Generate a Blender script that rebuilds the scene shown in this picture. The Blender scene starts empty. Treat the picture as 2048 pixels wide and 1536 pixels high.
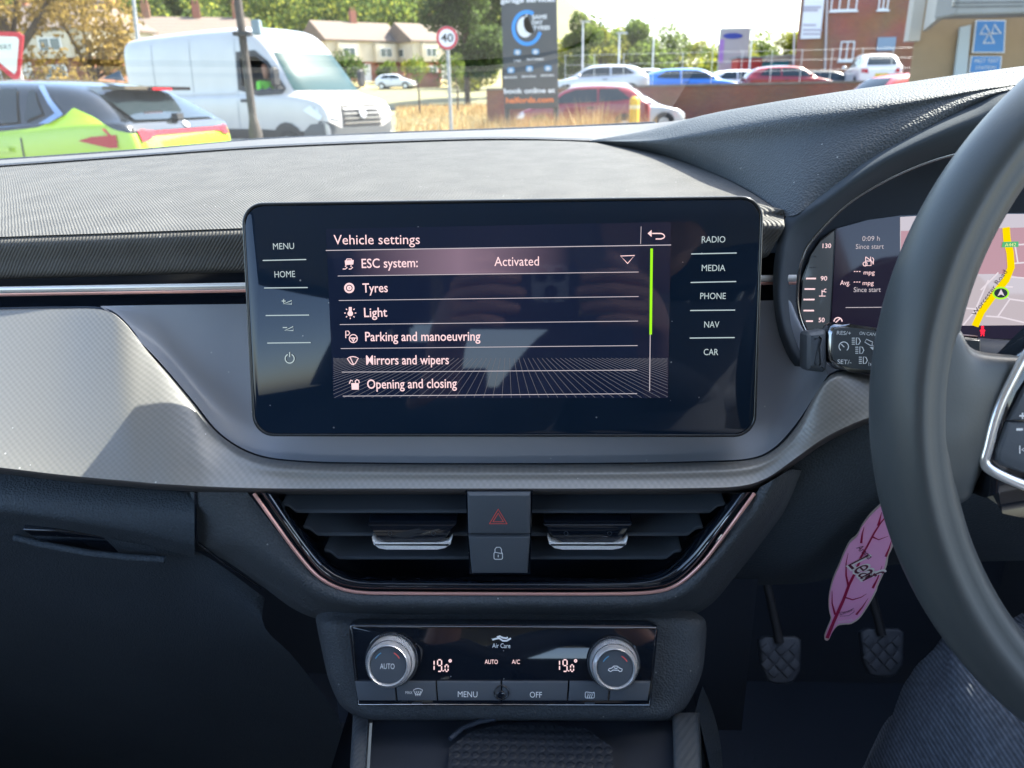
import bpy, bmesh, math, random
from mathutils import Vector, Matrix
from mathutils.bvhtree import BVHTree
random.seed(7)
R = math.radians
sc = bpy.context.scene
COL = sc.collection
# ---------------------------------------------------------------- camera
F = 1539.0
CAM = Vector((0, 0, 1.25))
PSI, PIT, ROL = R(-3.0666), R(20.349), R(1.177)
fw = Vector((math.sin(PSI)*math.cos(PIT), math.cos(PSI)*math.cos(PIT), -math.sin(PIT)))
r0 = Vector((math.cos(PSI), -math.sin(PSI), 0)); u0 = r0.cross(fw)
rt = r0*math.cos(ROL) - u0*math.sin(ROL); up = r0*math.sin(ROL) + u0*math.cos(ROL)
cd = bpy.data.cameras.new('camera'); cam = bpy.data.objects.new('camera', cd); COL.objects.link(cam)
cam.matrix_world = Matrix(((rt.x, up.x, -fw.x, CAM.x), (rt.y, up.y, -fw.y, CAM.y), (rt.z, up.z, -fw.z, CAM.z), (0, 0, 0, 1)))
cd.sensor_width = 34.6; cd.lens = F/2048*34.6; cd.clip_start = 0.01; cd.clip_end = 2000
cd.dof.use_dof = True; cd.dof.focus_distance = 0.43; cd.dof.aperture_fstop = 15
sc.camera = cam
# ---------------------------------------------------------------- sky, sun, exposure
SUN_EL, SUN_AZ = R(50), R(57)            # azimuth measured clockwise from forward (+Y)
w = bpy.data.worlds.new('World'); sc.world = w; w.use_nodes = True
nt = w.node_tree; nt.nodes.clear()
sky = nt.nodes.new('ShaderNodeTexSky'); sky.sky_type = 'NISHITA'; sky.sun_disc = False
sky.sun_elevation = SUN_EL; sky.sun_rotation = SUN_AZ; sky.dust_density = 2.2; sky.air_density = 1.0; sky.ozone_density = 1.0
bg = nt.nodes.new('ShaderNodeBackground'); bg.inputs[1].default_value = 0.15
ow = nt.nodes.new('ShaderNodeOutputWorld')
nt.links.new(sky.outputs[0], bg.inputs[0]); nt.links.new(bg.outputs[0], ow.inputs[0])
sl = bpy.data.lights.new('sun', 'SUN'); sl.energy = 4.6; sl.angle = R(0.53); sl.color = (1.0, 0.94, 0.84)
so = bpy.data.objects.new('sun', sl); COL.objects.link(so); so.location = (3, 5, 12)
sdir = Vector((math.sin(SUN_AZ)*math.cos(SUN_EL), math.cos(SUN_AZ)*math.cos(SUN_EL), math.sin(SUN_EL)))
so.rotation_euler = sdir.to_track_quat('Z', 'Y').to_euler()
sc.view_settings.view_transform = 'Standard'; sc.view_settings.look = 'None'
sc.view_settings.exposure = 2.35; sc.view_settings.gamma = 1.0; sc.view_settings.use_curve_mapping = False
sc.render.engine = 'CYCLES'
sc.cycles.use_denoising = True
sc.cycles.max_bounces = 8; sc.cycles.transparent_max_bounces = 16
sc.cycles.sample_clamp_indirect = 6
# ---------------------------------------------------------------- helpers
def ray(px, py): return fw*F + rt*(px-1024) - up*(py-768)
def W(px, py, Y):
    d = ray(px, py); return CAM + d*(Y/d.y)
def tag(o, label=None, cat=None, group=None, kind=None):
    if label: o['label'] = label
    if cat: o['category'] = cat
    if group: o['group'] = group
    if kind: o['kind'] = kind
    return o
def empty(name, loc, label=None, cat=None, group=None, rz=0):
    o = bpy.data.objects.new(name, None); COL.objects.link(o); o.location = loc; o.rotation_euler.z = rz
    o.empty_display_size = .1
    return tag(o, label, cat, group)
def link(name, me, mat, parent=None, smooth=None, **k):
    o = bpy.data.objects.new(name, me); COL.objects.link(o)
    if mat is not None and not len(me.materials): me.materials.append(mat)
    if smooth is not None:
        for p in me.polygons: p.use_smooth = True
        if smooth < 170: me.set_sharp_from_angle(angle=R(smooth))
    if parent is not None:
        o.parent = parent
        q = parent; M = Matrix()
        while q is not None: M = q.matrix_basis @ M; q = q.parent
        if not k.get('local'): o.matrix_parent_inverse = M.inverted()
    return o
def mesh(name, vs, fs, mat, parent=None, smooth=None, **k):
    me = bpy.data.meshes.new(name); me.from_pydata([tuple(v) for v in vs], [], fs); me.update()
    return link(name, me, mat, parent, smooth, **k)
def bmobj(name, bm, mat, parent=None, smooth=None, normals=True, **k):
    if normals: bmesh.ops.recalc_face_normals(bm, faces=bm.faces)
    me = bpy.data.meshes.new(name); bm.to_mesh(me); bm.free()
    return link(name, me, mat, parent, smooth, **k)
def cat(p0, p1, p2, p3, t):
    return 0.5*((2*p1) + (p2-p0)*t + (2*p0-5*p1+4*p2-p3)*t*t + (3*p1-p0-3*p2+p3)*t*t*t)
def spline(ps, n, closed=False):
    out = []; m = len(ps)
    for i in range(m if closed else m-1):
        if closed: a, b, c, d = ps[i-1], ps[i], ps[(i+1) % m], ps[(i+2) % m]
        else: a, b, c, d = ps[max(i-1, 0)], ps[i], ps[i+1], ps[min(i+2, m-1)]
        for k in range(n): out.append(cat(a, b, c, d, k/n))
    if not closed: out.append(ps[-1].copy())
    return out
def surf(name, rows, mat, parent=None, nu=4, nv=3, thick=.004, smooth=50, world=False, **k):
    """a panel lofted through rows of (px,py,Y) points, given real thickness away from the cabin"""
    g = [[(Vector(p) if world else W(*p)) for p in r] for r in rows]
    g = [spline(r, nu) for r in g]
    cols = [spline([r[j] for r in g], nv) for j in range(len(g[0]))]
    nr, nc = len(cols[0]), len(cols)
    vs = [cols[j][i] for i in range(nr) for j in range(nc)]
    n0 = len(vs); bk = []
    for v in vs:
        d = (v-CAM).normalized(); bk.append(v + d*thick)
    fs = [(i*nc+j, i*nc+j+1, (i+1)*nc+j+1, (i+1)*nc+j) for i in range(nr-1) for j in range(nc-1)]
    fs2 = [tuple(n0+q for q in reversed(f)) for f in fs]
    bd = [j for j in range(nc)] + [i*nc+nc-1 for i in range(1, nr)] + [(nr-1)*nc+j for j in range(nc-2, -1, -1)] + [i*nc for i in range(nr-2, 0, -1)]
    sk = [(bd[a], bd[(a+1) % len(bd)], bd[(a+1) % len(bd)]+n0, bd[a]+n0) for a in range(len(bd))]
    sk = [tuple(reversed(f)) for f in sk]
    o = mesh(name, vs+bk, fs+fs2+sk, mat, parent, None, **k)
    me = o.data
    bm = bmesh.new(); bm.from_mesh(me); bmesh.ops.recalc_face_normals(bm, faces=bm.faces); bm.to_mesh(me); bm.free()
    for p in me.polygons: p.use_smooth = True
    me.set_sharp_from_angle(angle=R(smooth))
    return o
def tube(name, pts, rad, mat, parent=None, closed=False, n=8, flat=1.0, **k):
    vs = []; fs = []; m = len(pts)
    for i, p in enumerate(pts):
        a = pts[i-1] if (i > 0 or closed) else pts[0]; b = pts[(i+1) % m] if (i < m-1 or closed) else pts[-1]
        t = (b-a).normalized(); s = t.cross(Vector((0, 1, 0.02)))
        if s.length < 1e-4: s = t.cross(Vector((1, 0, 0)))
        s.normalize(); q = s.cross(t)
        r_ = rad[i] if isinstance(rad, (list, tuple)) else rad
        for j in range(n):
            th = 2*math.pi*j/n; vs.append(p + s*math.cos(th)*r_ + q*math.sin(th)*r_*flat)
    for i in range(m if closed else m-1):
        for j in range(n):
            a = i*n+j; b = i*n+(j+1) % n; c = ((i+1) % m)*n+(j+1) % n; d = ((i+1) % m)*n+j
            fs.append((a, b, c, d))
    if not closed: fs.append(tuple(range(n))[::-1]); fs.append(tuple((m-1)*n+j for j in range(n)))
    o = mesh(name, vs, fs, mat, parent, 60, **k); return o
class Plane:
    def __init__(s, px, py, Y, tilt, yaw=0, o=None):
        s.o = W(px, py, Y) if o is None else o; t, g = R(tilt), R(yaw)
        s.u = Vector((math.cos(g), math.sin(g), 0))
        s.n = Vector((math.sin(g)*math.cos(t), -math.cos(g)*math.cos(t), math.sin(t))); s.v = s.n.cross(s.u)
    def at(s, px, py, h=0):
        q = s.o + s.n*h; d = ray(px, py); return CAM + d*((q-CAM).dot(s.n)/d.dot(s.n))
    def flat(s, px, py):       # position found on the bare plane, returned as plane coordinates
        p = s.at(px, py)-s.o; return p.dot(s.u), p.dot(s.v)
    def pt(s, a, b, h=0): return s.o + s.u*a + s.v*b + s.n*h
def prism(name, pl, pts, h0, h1, mat, parent=None, smooth=30, bevel=0, px=True, **k):
    P = [pl.flat(*p) for p in pts] if px else pts
    bm = bmesh.new()
    b = [bm.verts.new(pl.pt(a, c, h0)) for a, c in P]; t = [bm.verts.new(pl.pt(a, c, h1)) for a, c in P]
    m = len(P)
    top = bm.faces.new(t); bm.faces.new(b[::-1])
    for i in range(m): bm.faces.new((b[i], b[(i+1) % m], t[(i+1) % m], t[i]))
    if bevel:
        es = [e for e in top.edges]; bmesh.ops.bevel(bm, geom=es, offset=bevel, segments=3, affect='EDGES', profile=.5)
    return bmobj(name, bm, mat, parent, smooth, **k)
def rrect(x0, y0, x1, y1, r, n=6, corners=None):
    c = [(x1-r, y0+r, -90), (x1-r, y1-r, 0), (x0+r, y1-r, 90), (x0+r, y0+r, 180)]; out = []
    for cx, cy, a in c:
        for i in range(n+1):
            t = R(a+90*i/n); out.append((cx+r*math.cos(t), cy+r*math.sin(t)))
    return out
def strokes_bm(bm, pl, lines, wd, h, dh=.0003):
    """flat inlaid strokes on a plane; lines in pixels, wd in metres"""
    for ln in lines:
        P = [Vector(pl.flat(*p)) for p in ln]; L = []; Rr = []
        closed = (P[0]-P[-1]).length < 1e-6
        if closed: P = P[:-1]
        m = len(P)
        for i in range(m):
            a = P[i-1] if (i or closed) else P[0]; b = P[(i+1) % m] if (i < m-1 or closed) else P[-1]
            t = (b-a); t = t.normalized() if t.length > 0 else Vector((1, 0)); nn = Vector((-t.y, t.x))
            L.append(P[i]+nn*wd/2); Rr.append(P[i]-nn*wd/2)
        rng = range(m if closed else m-1)
        v1 = [bm.verts.new(pl.pt(p.x, p.y, h)) for p in L]; v2 = [bm.verts.new(pl.pt(p.x, p.y, h)) for p in Rr]
        for i in rng:
            j = (i+1) % m; bm.faces.new((v1[i], v2[i], v2[j], v1[j]))
def icon(name, pl, lines, wd, h, mat, parent, fills=()):
    bm = bmesh.new(); strokes_bm(bm, pl, lines, wd, h)
    for f in fills:
        bm.faces.new([bm.verts.new(pl.pt(*pl.flat(*p), h)) for p in f])
    for f in bm.faces:
        if f.normal.dot(pl.n) < 0: f.normal_flip()
    bm.normal_update()
    for f in bm.faces:
        if f.normal.dot(pl.n) < 0: f.normal_flip()
    return bmobj(name, bm, mat, parent, None, normals=False)
def circ(cx, cy, r, a0=0, a1=360, n=20, ry=None):
    return [(cx+r*math.cos(R(a0+(a1-a0)*i/n)), cy-(ry or r)*math.sin(R(a0+(a1-a0)*i/n))) for i in range(n+1)]
_dg = None
def text(pl, s, x0, x1, yb, cap, mat, parent, h=.0006, name='label_text', bold=0, slope=None, rot=0):
    """lettering on a plane: pixel x from x0 to x1, baseline yb, capital height cap"""
    cu = bpy.data.curves.new(name, 'FONT'); cu.body = s; cu.size = 1; cu.resolution_u = 3; cu.offset = bold
    t = bpy.data.objects.new('tmp', cu); COL.objects.link(t)
    bpy.context.view_layer.update()
    me = bpy.data.meshes.new_from_object(t.evaluated_get(bpy.context.evaluated_depsgraph_get()))
    bpy.data.objects.remove(t); bpy.data.curves.remove(cu)
    xs = [v.co.x for v in me.vertices]; mn, mx = min(xs), max(xs)
    a0, b0 = pl.flat(x0, yb); a1, b1 = pl.flat(x1, yb if slope is None else slope); at, bt = pl.flat(x0, yb-cap)
    if slope is None: b1 = b0
    dx = Vector((a1-a0, b1-b0)); sx = dx.length/(mx-mn); dx.normalize(); dy = Vector((-dx.y, dx.x))
    sy = abs(bt-b0)/0.72
    if rot:
        sy = rot
    for v in me.vertices:
        X = (v.co.x-mn)*sx; Y = v.co.y*sy; q = Vector((a0, b0)) + dx*X + dy*Y
        v.co = pl.pt(q.x, q.y, h)
    me.name = name; me.materials.clear(); me.materials.append(mat)
    return link(name, me, mat, parent)
def box_bm(bm, c, s, rz=0, M=None):
    m = Matrix.Translation(c) @ Matrix.Rotation(rz, 4, 'Z') @ Matrix.Diagonal((s[0], s[1], s[2], 1))
    if M is not None: m = M @ m
    return bmesh.ops.create_cube(bm, size=1, matrix=m)
def box(name, c, s, mat, parent=None, rz=0, bevel=0, **k):
    bm = bmesh.new(); box_bm(bm, c, s, rz)
    if bevel: bmesh.ops.bevel(bm, geom=bm.edges[:], offset=bevel, segments=2, affect='EDGES')
    return bmobj(name, bm, mat, parent, 40 if bevel else None, **k)
def cyl_bm(bm, a, b, r1, r2=None, n=16, caps=True):
    a, b = Vector(a), Vector(b); d = b-a; r2 = r1 if r2 is None else r2
    m = Matrix.Translation((a+b)/2) @ d.to_track_quat('Z', 'Y').to_matrix().to_4x4()
    bmesh.ops.create_cone(bm, cap_ends=caps, segments=n, radius1=r1, radius2=r2, depth=d.length, matrix=m)
def cyl(name, a, b, r1, mat, parent=None, r2=None, n=16, smooth=40, **k):
    bm = bmesh.new(); cyl_bm(bm, a, b, r1, r2, n); return bmobj(name, bm, mat, parent, smooth, **k)
def copy_tree(o, loc=None, rz=None, label=None, parent=None):
    c = o.copy(); COL.objects.link(c); c.parent = parent
    if loc is not None: c.location = loc
    if rz is not None: c.rotation_euler.z = rz
    if label: c['label'] = label
    for ch in list(o.children): copy_tree(ch, parent=c)
    return c
# ---------------------------------------------------------------- materials
def mat(name, col, rough=.5, metal=0, spec=.5, emit=None, es=1, coat=0, trans=0, alpha=1, ior=1.5):
    m = bpy.data.materials.new(name); m.use_nodes = True; b = m.node_tree.nodes['Principled BSDF']
    b.inputs['Base Color'].default_value = (*col, 1); b.inputs['Roughness'].default_value = rough
    b.inputs['Metallic'].default_value = metal; b.inputs['Specular IOR Level'].default_value = spec
    b.inputs['Coat Weight'].default_value = coat; b.inputs['Transmission Weight'].default_value = trans
    b.inputs['Coat Roughness'].default_value = .03; b.inputs['IOR'].default_value = ior
    if emit: b.inputs['Emission Color'].default_value = (*emit, 1); b.inputs['Emission Strength'].default_value = es
    return m
def nodes(m): return m.node_tree, m.node_tree.nodes, m.node_tree.links, m.node_tree.nodes['Principled BSDF']
def vary(m, scale=3, amt=.25, col2=None, detail=4, coord='Object', rough_amt=0):
    """uneven colour from noise"""
    t, n, l, b = nodes(m); tc = n.new('ShaderNodeTexCoord'); no = n.new('ShaderNodeTexNoise')
    no.inputs['Scale'].default_value = scale; no.inputs['Detail'].default_value = detail
    l.new(tc.outputs[coord], no.inputs['Vector'])
    mx = n.new('ShaderNodeMix'); mx.data_type = 'RGBA'
    c = b.inputs['Base Color'].default_value[:]
    mx.inputs[6].default_value = c; mx.inputs[7].default_value = (*(col2 or tuple(x*(1-amt) for x in c[:3])), 1)
    rp = n.new('ShaderNodeMapRange'); rp.inputs[1].default_value = .35; rp.inputs[2].default_value = .65
    l.new(no.outputs['Fac'], rp.inputs[0]); l.new(rp.outputs[0], mx.inputs[0]); l.new(mx.outputs[2], b.inputs['Base Color'])
    if rough_amt:
        r = b.inputs['Roughness'].default_value; r2 = n.new('ShaderNodeMapRange')
        r2.inputs[3].default_value = r-rough_amt; r2.inputs[4].default_value = r+rough_amt
        l.new(no.outputs['Fac'], r2.inputs[0]); l.new(r2.outputs[0], b.inputs['Roughness'])
    return m
def bump(m, kind, scale, dist, strength=.6, rot=(0, 0, 0), coord='Object', stretch=(1, 1, 1), tint=0):
    t, n, l, b = nodes(m); tc = n.new('ShaderNodeTexCoord'); mp = n.new('ShaderNodeMapping')
    mp.inputs['Rotation'].default_value = [R(a) for a in rot]; mp.inputs['Scale'].default_value = stretch
    l.new(tc.outputs[coord], mp.inputs['Vector'])
    if kind == 'noise':
        x = n.new('ShaderNodeTexNoise'); x.inputs['Detail'].default_value = 3; out = x.outputs['Fac']
    elif kind == 'cells':
        x = n.new('ShaderNodeTexVoronoi'); x.feature = 'SMOOTH_F1'; x.inputs['Smoothness'].default_value = .6; out = x.outputs['Distance']
    else:
        x = n.new('ShaderNodeTexWave'); x.inputs['Distortion'].default_value = .6; x.inputs['Detail'].default_value = 1; out = x.outputs['Fac']
    x.inputs['Scale'].default_value = scale; l.new(mp.outputs[0], x.inputs['Vector'])
    bp = n.new('ShaderNodeBump'); bp.inputs['Distance'].default_value = dist; bp.inputs['Strength'].default_value = strength
    prev = b.inputs['Normal'].links[0].from_socket if b.inputs['Normal'].links else None
    if prev: l.new(prev, bp.inputs['Normal'])
    l.new(out, bp.inputs['Height']); l.new(bp.outputs[0], b.inputs['Normal'])
    if tint:
        src = b.inputs['Base Color'].links[0].from_socket if b.inputs['Base Color'].links else None
        mx = n.new('ShaderNodeMix'); mx.data_type = 'RGBA'; mx.blend_type = 'MULTIPLY'; mx.inputs[0].default_value = 1
        if src: l.new(src, mx.inputs[6])
        else: mx.inputs[6].default_value = b.inputs['Base Color'].default_value[:]
        mr = n.new('ShaderNodeMapRange'); mr.inputs[3].default_value = 1-tint; mr.inputs[4].default_value = 1+tint
        l.new(out, mr.inputs[0]); l.new(mr.outputs[0], mx.inputs[7]); l.new(mx.outputs[2], b.inputs['Base Color'])
    return m
def emis(name, col, s=1):
    m = bpy.data.materials.new(name); m.use_nodes = True; t = m.node_tree; t.nodes.clear()
    e = t.nodes.new('ShaderNodeEmission'); e.inputs[0].default_value = (*col, 1); e.inputs[1].default_value = s
    o = t.nodes.new('ShaderNodeOutputMaterial'); t.links.new(e.outputs[0], o.inputs[0]); return m
def paneglass(name, tint=(.9, .95, .93), refl=.07, rough=0.0):
    m = bpy.data.materials.new(name); m.use_nodes = True; t = m.node_tree; n = t.nodes; n.clear(); l = t.links
    tr = n.new('ShaderNodeBsdfTransparent'); tr.inputs[0].default_value = (*tint, 1)
    gl = n.new('ShaderNodeBsdfGlossy'); gl.inputs['Roughness'].default_value = rough
    ge = n.new('ShaderNodeNewGeometry'); dt = n.new('ShaderNodeVectorMath'); dt.operation = 'DOT_PRODUCT'
    l.new(ge.outputs['Normal'], dt.inputs[0]); l.new(ge.outputs['Incoming'], dt.inputs[1])
    def mt(op, a, bb):
        q = n.new('ShaderNodeMath'); q.operation = op
        for i, v in enumerate((a, bb)):
            if isinstance(v, (int, float)): q.inputs[i].default_value = v
            elif v is not None: l.new(v, q.inputs[i])
        return q.outputs[0]
    c = mt('ABSOLUTE', dt.outputs['Value'], None); c = mt('SUBTRACT', 1, c); c = mt('POWER', c, 5)
    c = mt('MULTIPLY', c, .9); c = mt('ADD', c, refl); mx = n.new('ShaderNodeMixShader')   # both faces of the pane reflect
    o = n.new('ShaderNodeOutputMaterial'); l.new(c, mx.inputs[0]); l.new(tr.outputs[0], mx.inputs[1]); l.new(gl.outputs[0], mx.inputs[2]); l.new(mx.outputs[0], o.inputs[0])
    return m
def dust(m, scale=260, thr=.07, amt=.35):
    t, n, l, b = nodes(m); tc = n.new('ShaderNodeTexCoord'); v = n.new('ShaderNodeTexVoronoi'); v.inputs['Scale'].default_value = scale; l.new(tc.outputs['Object'], v.inputs['Vector'])
    c = n.new('ShaderNodeMath'); c.operation = 'LESS_THAN'; c.inputs[1].default_value = thr; l.new(v.outputs['Distance'], c.inputs[0])
    s = n.new('ShaderNodeSeparateColor'); l.new(v.outputs['Color'], s.inputs[0]); g = n.new('ShaderNodeMath'); g.operation = 'GREATER_THAN'; g.inputs[1].default_value = .90; l.new(s.outputs[0], g.inputs[0])
    k = n.new('ShaderNodeMath'); k.operation = 'MULTIPLY'; l.new(c.outputs[0], k.inputs[0]); l.new(g.outputs[0], k.inputs[1]); k2 = n.new('ShaderNodeMath'); k2.operation = 'MULTIPLY'; k2.inputs[1].default_value = amt; l.new(k.outputs[0], k2.inputs[0])
    mx = n.new('ShaderNodeMix'); mx.data_type = 'RGBA'; src = b.inputs['Base Color'].links[0].from_socket if b.inputs['Base Color'].links else None
    if src: l.new(src, mx.inputs[6])
    else: mx.inputs[6].default_value = b.inputs['Base Color'].default_value[:]
    mx.inputs[7].default_value = (.8, .8, .78, 1); l.new(k2.outputs[0], mx.inputs[0]); l.new(mx.outputs[2], b.inputs['Base Color']); return m
M = {}
def ribs(m, vec, period, dist, tint):
    t, n, l, b = nodes(m); tc = n.new('ShaderNodeTexCoord'); dt = n.new('ShaderNodeVectorMath'); dt.operation = 'DOT_PRODUCT'
    dt.inputs[1].default_value = [c*2*math.pi/period for c in vec]; l.new(tc.outputs['Object'], dt.inputs[0])
    no = n.new('ShaderNodeTexNoise'); no.inputs['Scale'].default_value = 55; no.inputs['Detail'].default_value = 3; l.new(tc.outputs['Object'], no.inputs[0])
    ad = n.new('ShaderNodeMath'); ad.operation = 'MULTIPLY_ADD'; ad.inputs[1].default_value = 5.0; l.new(no.outputs['Fac'], ad.inputs[0]); l.new(dt.outputs['Value'], ad.inputs[2])
    si = n.new('ShaderNodeMath'); si.operation = 'SINE'; l.new(ad.outputs[0], si.inputs[0])
    bp = n.new('ShaderNodeBump'); bp.inputs['Distance'].default_value = dist; bp.inputs['Strength'].default_value = .9; l.new(si.outputs[0], bp.inputs['Height']); l.new(bp.outputs[0], b.inputs['Normal'])
    mx = n.new('ShaderNodeMix'); mx.data_type = 'RGBA'; mx.blend_type = 'MULTIPLY'; mx.inputs[0].default_value = 1
    src = b.inputs['Base Color'].links[0].from_socket if b.inputs['Base Color'].links else None
    if src: l.new(src, mx.inputs[6])
    else: mx.inputs[6].default_value = b.inputs['Base Color'].default_value[:]
    mr = n.new('ShaderNodeMapRange'); mr.inputs[1].default_value = -1; mr.inputs[3].default_value = 1-tint; mr.inputs[4].default_value = 1+tint
    l.new(si.outputs[0], mr.inputs[0]); l.new(mr.outputs[0], mx.inputs[7]); l.new(mx.outputs[2], b.inputs['Base Color'])
    return m
M['pad'] = bump(ribs(vary(mat('ribbed grey dash fabric', (.088, .086, .081), .62, spec=.35), 40, .2), (1, .72, -.7), .0021, .00016, .19), 'noise', 1300, .0004, .7, tint=.35)
M['leather'] = bump(vary(mat('grained slate plastic', (.070, .082, .094), .62, spec=.32), 14, .10), 'cells', 860, .0006, .8, tint=.2)
M['leather2'] = bump(vary(mat('fine grained dark plastic', (.056, .074, .094), .62, spec=.3), 14, .10), 'cells', 860, .0006, .8, tint=.2)  # blue of the camera veil mixed into the dark grey base colour
M['dark'] = bump(mat('dark matt plastic', (.034, .046, .068), .6, spec=.35), 'noise', 900, .0002, .3)
M['satin'] = vary(mat('satin slate panel', (.27, .30, .35), .38, spec=.5), 9, .08)
M['black'] = mat('piano black', (.006, .010, .018), .06, spec=.5, coat=1)
M['gloss'] = mat('gloss display glass', (.008, .018, .036), .03, spec=.5)
M['chrome'] = mat('bright chrome', (.90, .89, .88), .18, metal=.6)
M['strip'] = mat('polished trim strip', (.80, .78, .76), .3, metal=.45)
M['dchrome'] = mat('smoked chrome', (.30, .31, .33), .18, metal=1)
M['copper'] = mat('rose copper trim', (.88, .48, .42), .35, metal=.5)
M['rim'] = bump(vary(mat('wheel leather', (.068, .078, .082), .40, spec=.5), 18, .10, rough_amt=.05), 'noise', 900, .00008, .5)
M['edge'] = mat('dark display edge', (.05, .055, .06), .2, metal=.5)
M['white'] = mat('white print', (.92, .94, .95), .6)
M['red'] = mat('red print', (.95, .14, .12), .5)
M['blue'] = mat('blue print', (.12, .35, .55), .5)
M['etxt'] = emis('display pink white', (1.0, .70, .73), .225)
M['etx2'] = emis('display grey white', (.72, .66, .72), .16)
M['kbd'] = emis('backlit key white', (.62, .76, .80), .155)
M['green'] = emis('display lime', (.38, .95, .02), .20)

for k_ in ('gloss', 'satin', 'pad', 'leather'): dust(M[k_], 200, .10, .32)
dust(M['black'], 300, .10, .3)
# ================================================================ THE CAR AROUND THE CAMERA
def decor_mat():
    m = mat('dotted satin decor panel', (.28, .29, .30), .36, metal=.25, spec=.6)
    t, n, l, b = nodes(m); tc = n.new('ShaderNodeTexCoord'); mp = n.new('ShaderNodeMapping')
    mp.inputs['Rotation'].default_value = (R(90), 0, 0); mp.inputs['Scale'].default_value = (1, 1, 1.35)
    l.new(tc.outputs['Object'], mp.inputs['Vector']); rr = n.new('ShaderNodeMapping'); rr.inputs['Rotation'].default_value = (0, 0, 0)
    l.new(mp.outputs[0], rr.inputs['Vector']); sx = n.new('ShaderNodeSeparateXYZ'); l.new(rr.outputs[0], sx.inputs[0])
    def mt(op, a, bb=None):
        q = n.new('ShaderNodeMath'); q.operation = op
        for i, v in enumerate((a, bb)):
            if isinstance(v, (int, float)): q.inputs[i].default_value = v
            elif v is not None: l.new(v, q.inputs[i])
        return q.outputs[0]
    k = 2*math.pi/.0036
    h = mt('MULTIPLY', mt('SINE', mt('MULTIPLY', sx.outputs[0], k)), mt('SINE', mt('MULTIPLY', sx.outputs[1], k)))
    bp = n.new('ShaderNodeBump'); bp.inputs['Distance'].default_value = .00007; bp.inputs['Strength'].default_value = .5
    l.new(h, bp.inputs['Height']); l.new(bp.outputs[0], b.inputs['Normal'])
    mr = n.new('ShaderNodeMapRange'); mr.inputs[1].default_value = -1; mr.inputs[3].default_value = .205; mr.inputs[4].default_value = .240
    l.new(h, mr.inputs[0]); cc = n.new('ShaderNodeCombineColor'); 
    for i in range(3): l.new(mr.outputs[0], cc.inputs[i])
    mx = n.new('ShaderNodeMix'); mx.data_type = 'RGBA'; mx.blend_type = 'MULTIPLY'; mx.inputs[0].default_value = 1
    mx.inputs[7].default_value = (1.08, 1.07, 1.02, 1); l.new(cc.outputs[0], mx.inputs[6]); l.new(mx.outputs[2], b.inputs['Base Color'])
    return m
M['decor'] = dust(decor_mat(), 200, .11, .5)
dash = empty('dashboard', (0, .5, 1.1), 'dark slate dashboard with ribbed grey top and dotted silver decor panel under the windscreen', 'dashboard')
# ---- ribbed top
seam = [(-330, 356, .80), (-160, 346, .80), (0, 335, .80), (260, 316, .80), (520, 298, .80), (800, 286, .80), (1000, 281, .80), (1185, 285, .78), (1310, 306, .70), (1420, 344, .59), (1500, 384, .50), (1566, 429, .445)]
near = [(-330, 486, .456), (-160, 476, .456), (0, 467, .456), (220, 459, .456), (480, 449, .456), (700, 441, .456), (860, 437, .456), (1010, 433, .456), (1150, 430, .456), (1290, 429, .456), (1420, 430, .452), (1568, 433, .446)]
def lerp_row(a, b, t, dz=0):
    out = []
    for p, q in zip(a, b):
        P, Q = W(*p), W(*q); v = P.lerp(Q, t); v.z += dz; out.append(v)
    return out
Lw = lambda row, dy=0, dY=0: [W(x, y+dy, Y+dY) for x, y, Y in row]
rows = [Lw(seam), lerp_row(seam, near, .25, .002), lerp_row(seam, near, .5, .003), lerp_row(seam, near, .78, .002), Lw(near),
        Lw(near, 9, -.007), Lw(near, 24, -.011)]
face = [W(x, 541+(480-x)*.028 if x < 1500 else 500, .447) for x, y, Y in near]; face[-1] = W(1536, 512, .440); face[-2] = W(1440, 530, .432)
rows += [[a.lerp(b, .5) for a, b in zip(rows[-1], face)], face, [p+Vector((0, .014, -.004)) for p in face]]
surf('ribbed_top', rows, M['pad'], dash, nu=8, nv=5, world=True, smooth=80, thick=.006)
# ---- strip between the seam and the glass
edge = [(-330, 338, .93), (-160, 330, .93), (0, 320, .93), (260, 302, .93), (520, 279, .93), (800, 266, .93), (1000, 259, .93), (1185, 252, .92), (1310, 246, .88), (1400, 234, .80), (1480, 219, .72)]
seam2 = [(x, y-4, Y+.012) for x, y, Y in seam[:8]]+[(1310, 285, .76), (1400, 272, .68), (1480, 262, .62)]
surf('demister_strip', [[(x, y, Y) for x, y, Y in edge], seam2], bump(vary(mat('pale grained strip', (.10, .102, .105), .6), 50, .1), 'cells', 700, .0004, .6), dash, nu=6, nv=4)
surf('seam_groove', [[(x, y-7, Y+.02) for x, y, Y in seam[:8]], [(x, y+5, Y+.012) for x, y, Y in seam[:8]]], M['dark'], dash, nu=4, nv=2)
tube('glass_seal', [W(x, y-.5, Y+.01) for x, y, Y in edge[:9]], .0014, M['dark'], dash)
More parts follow.
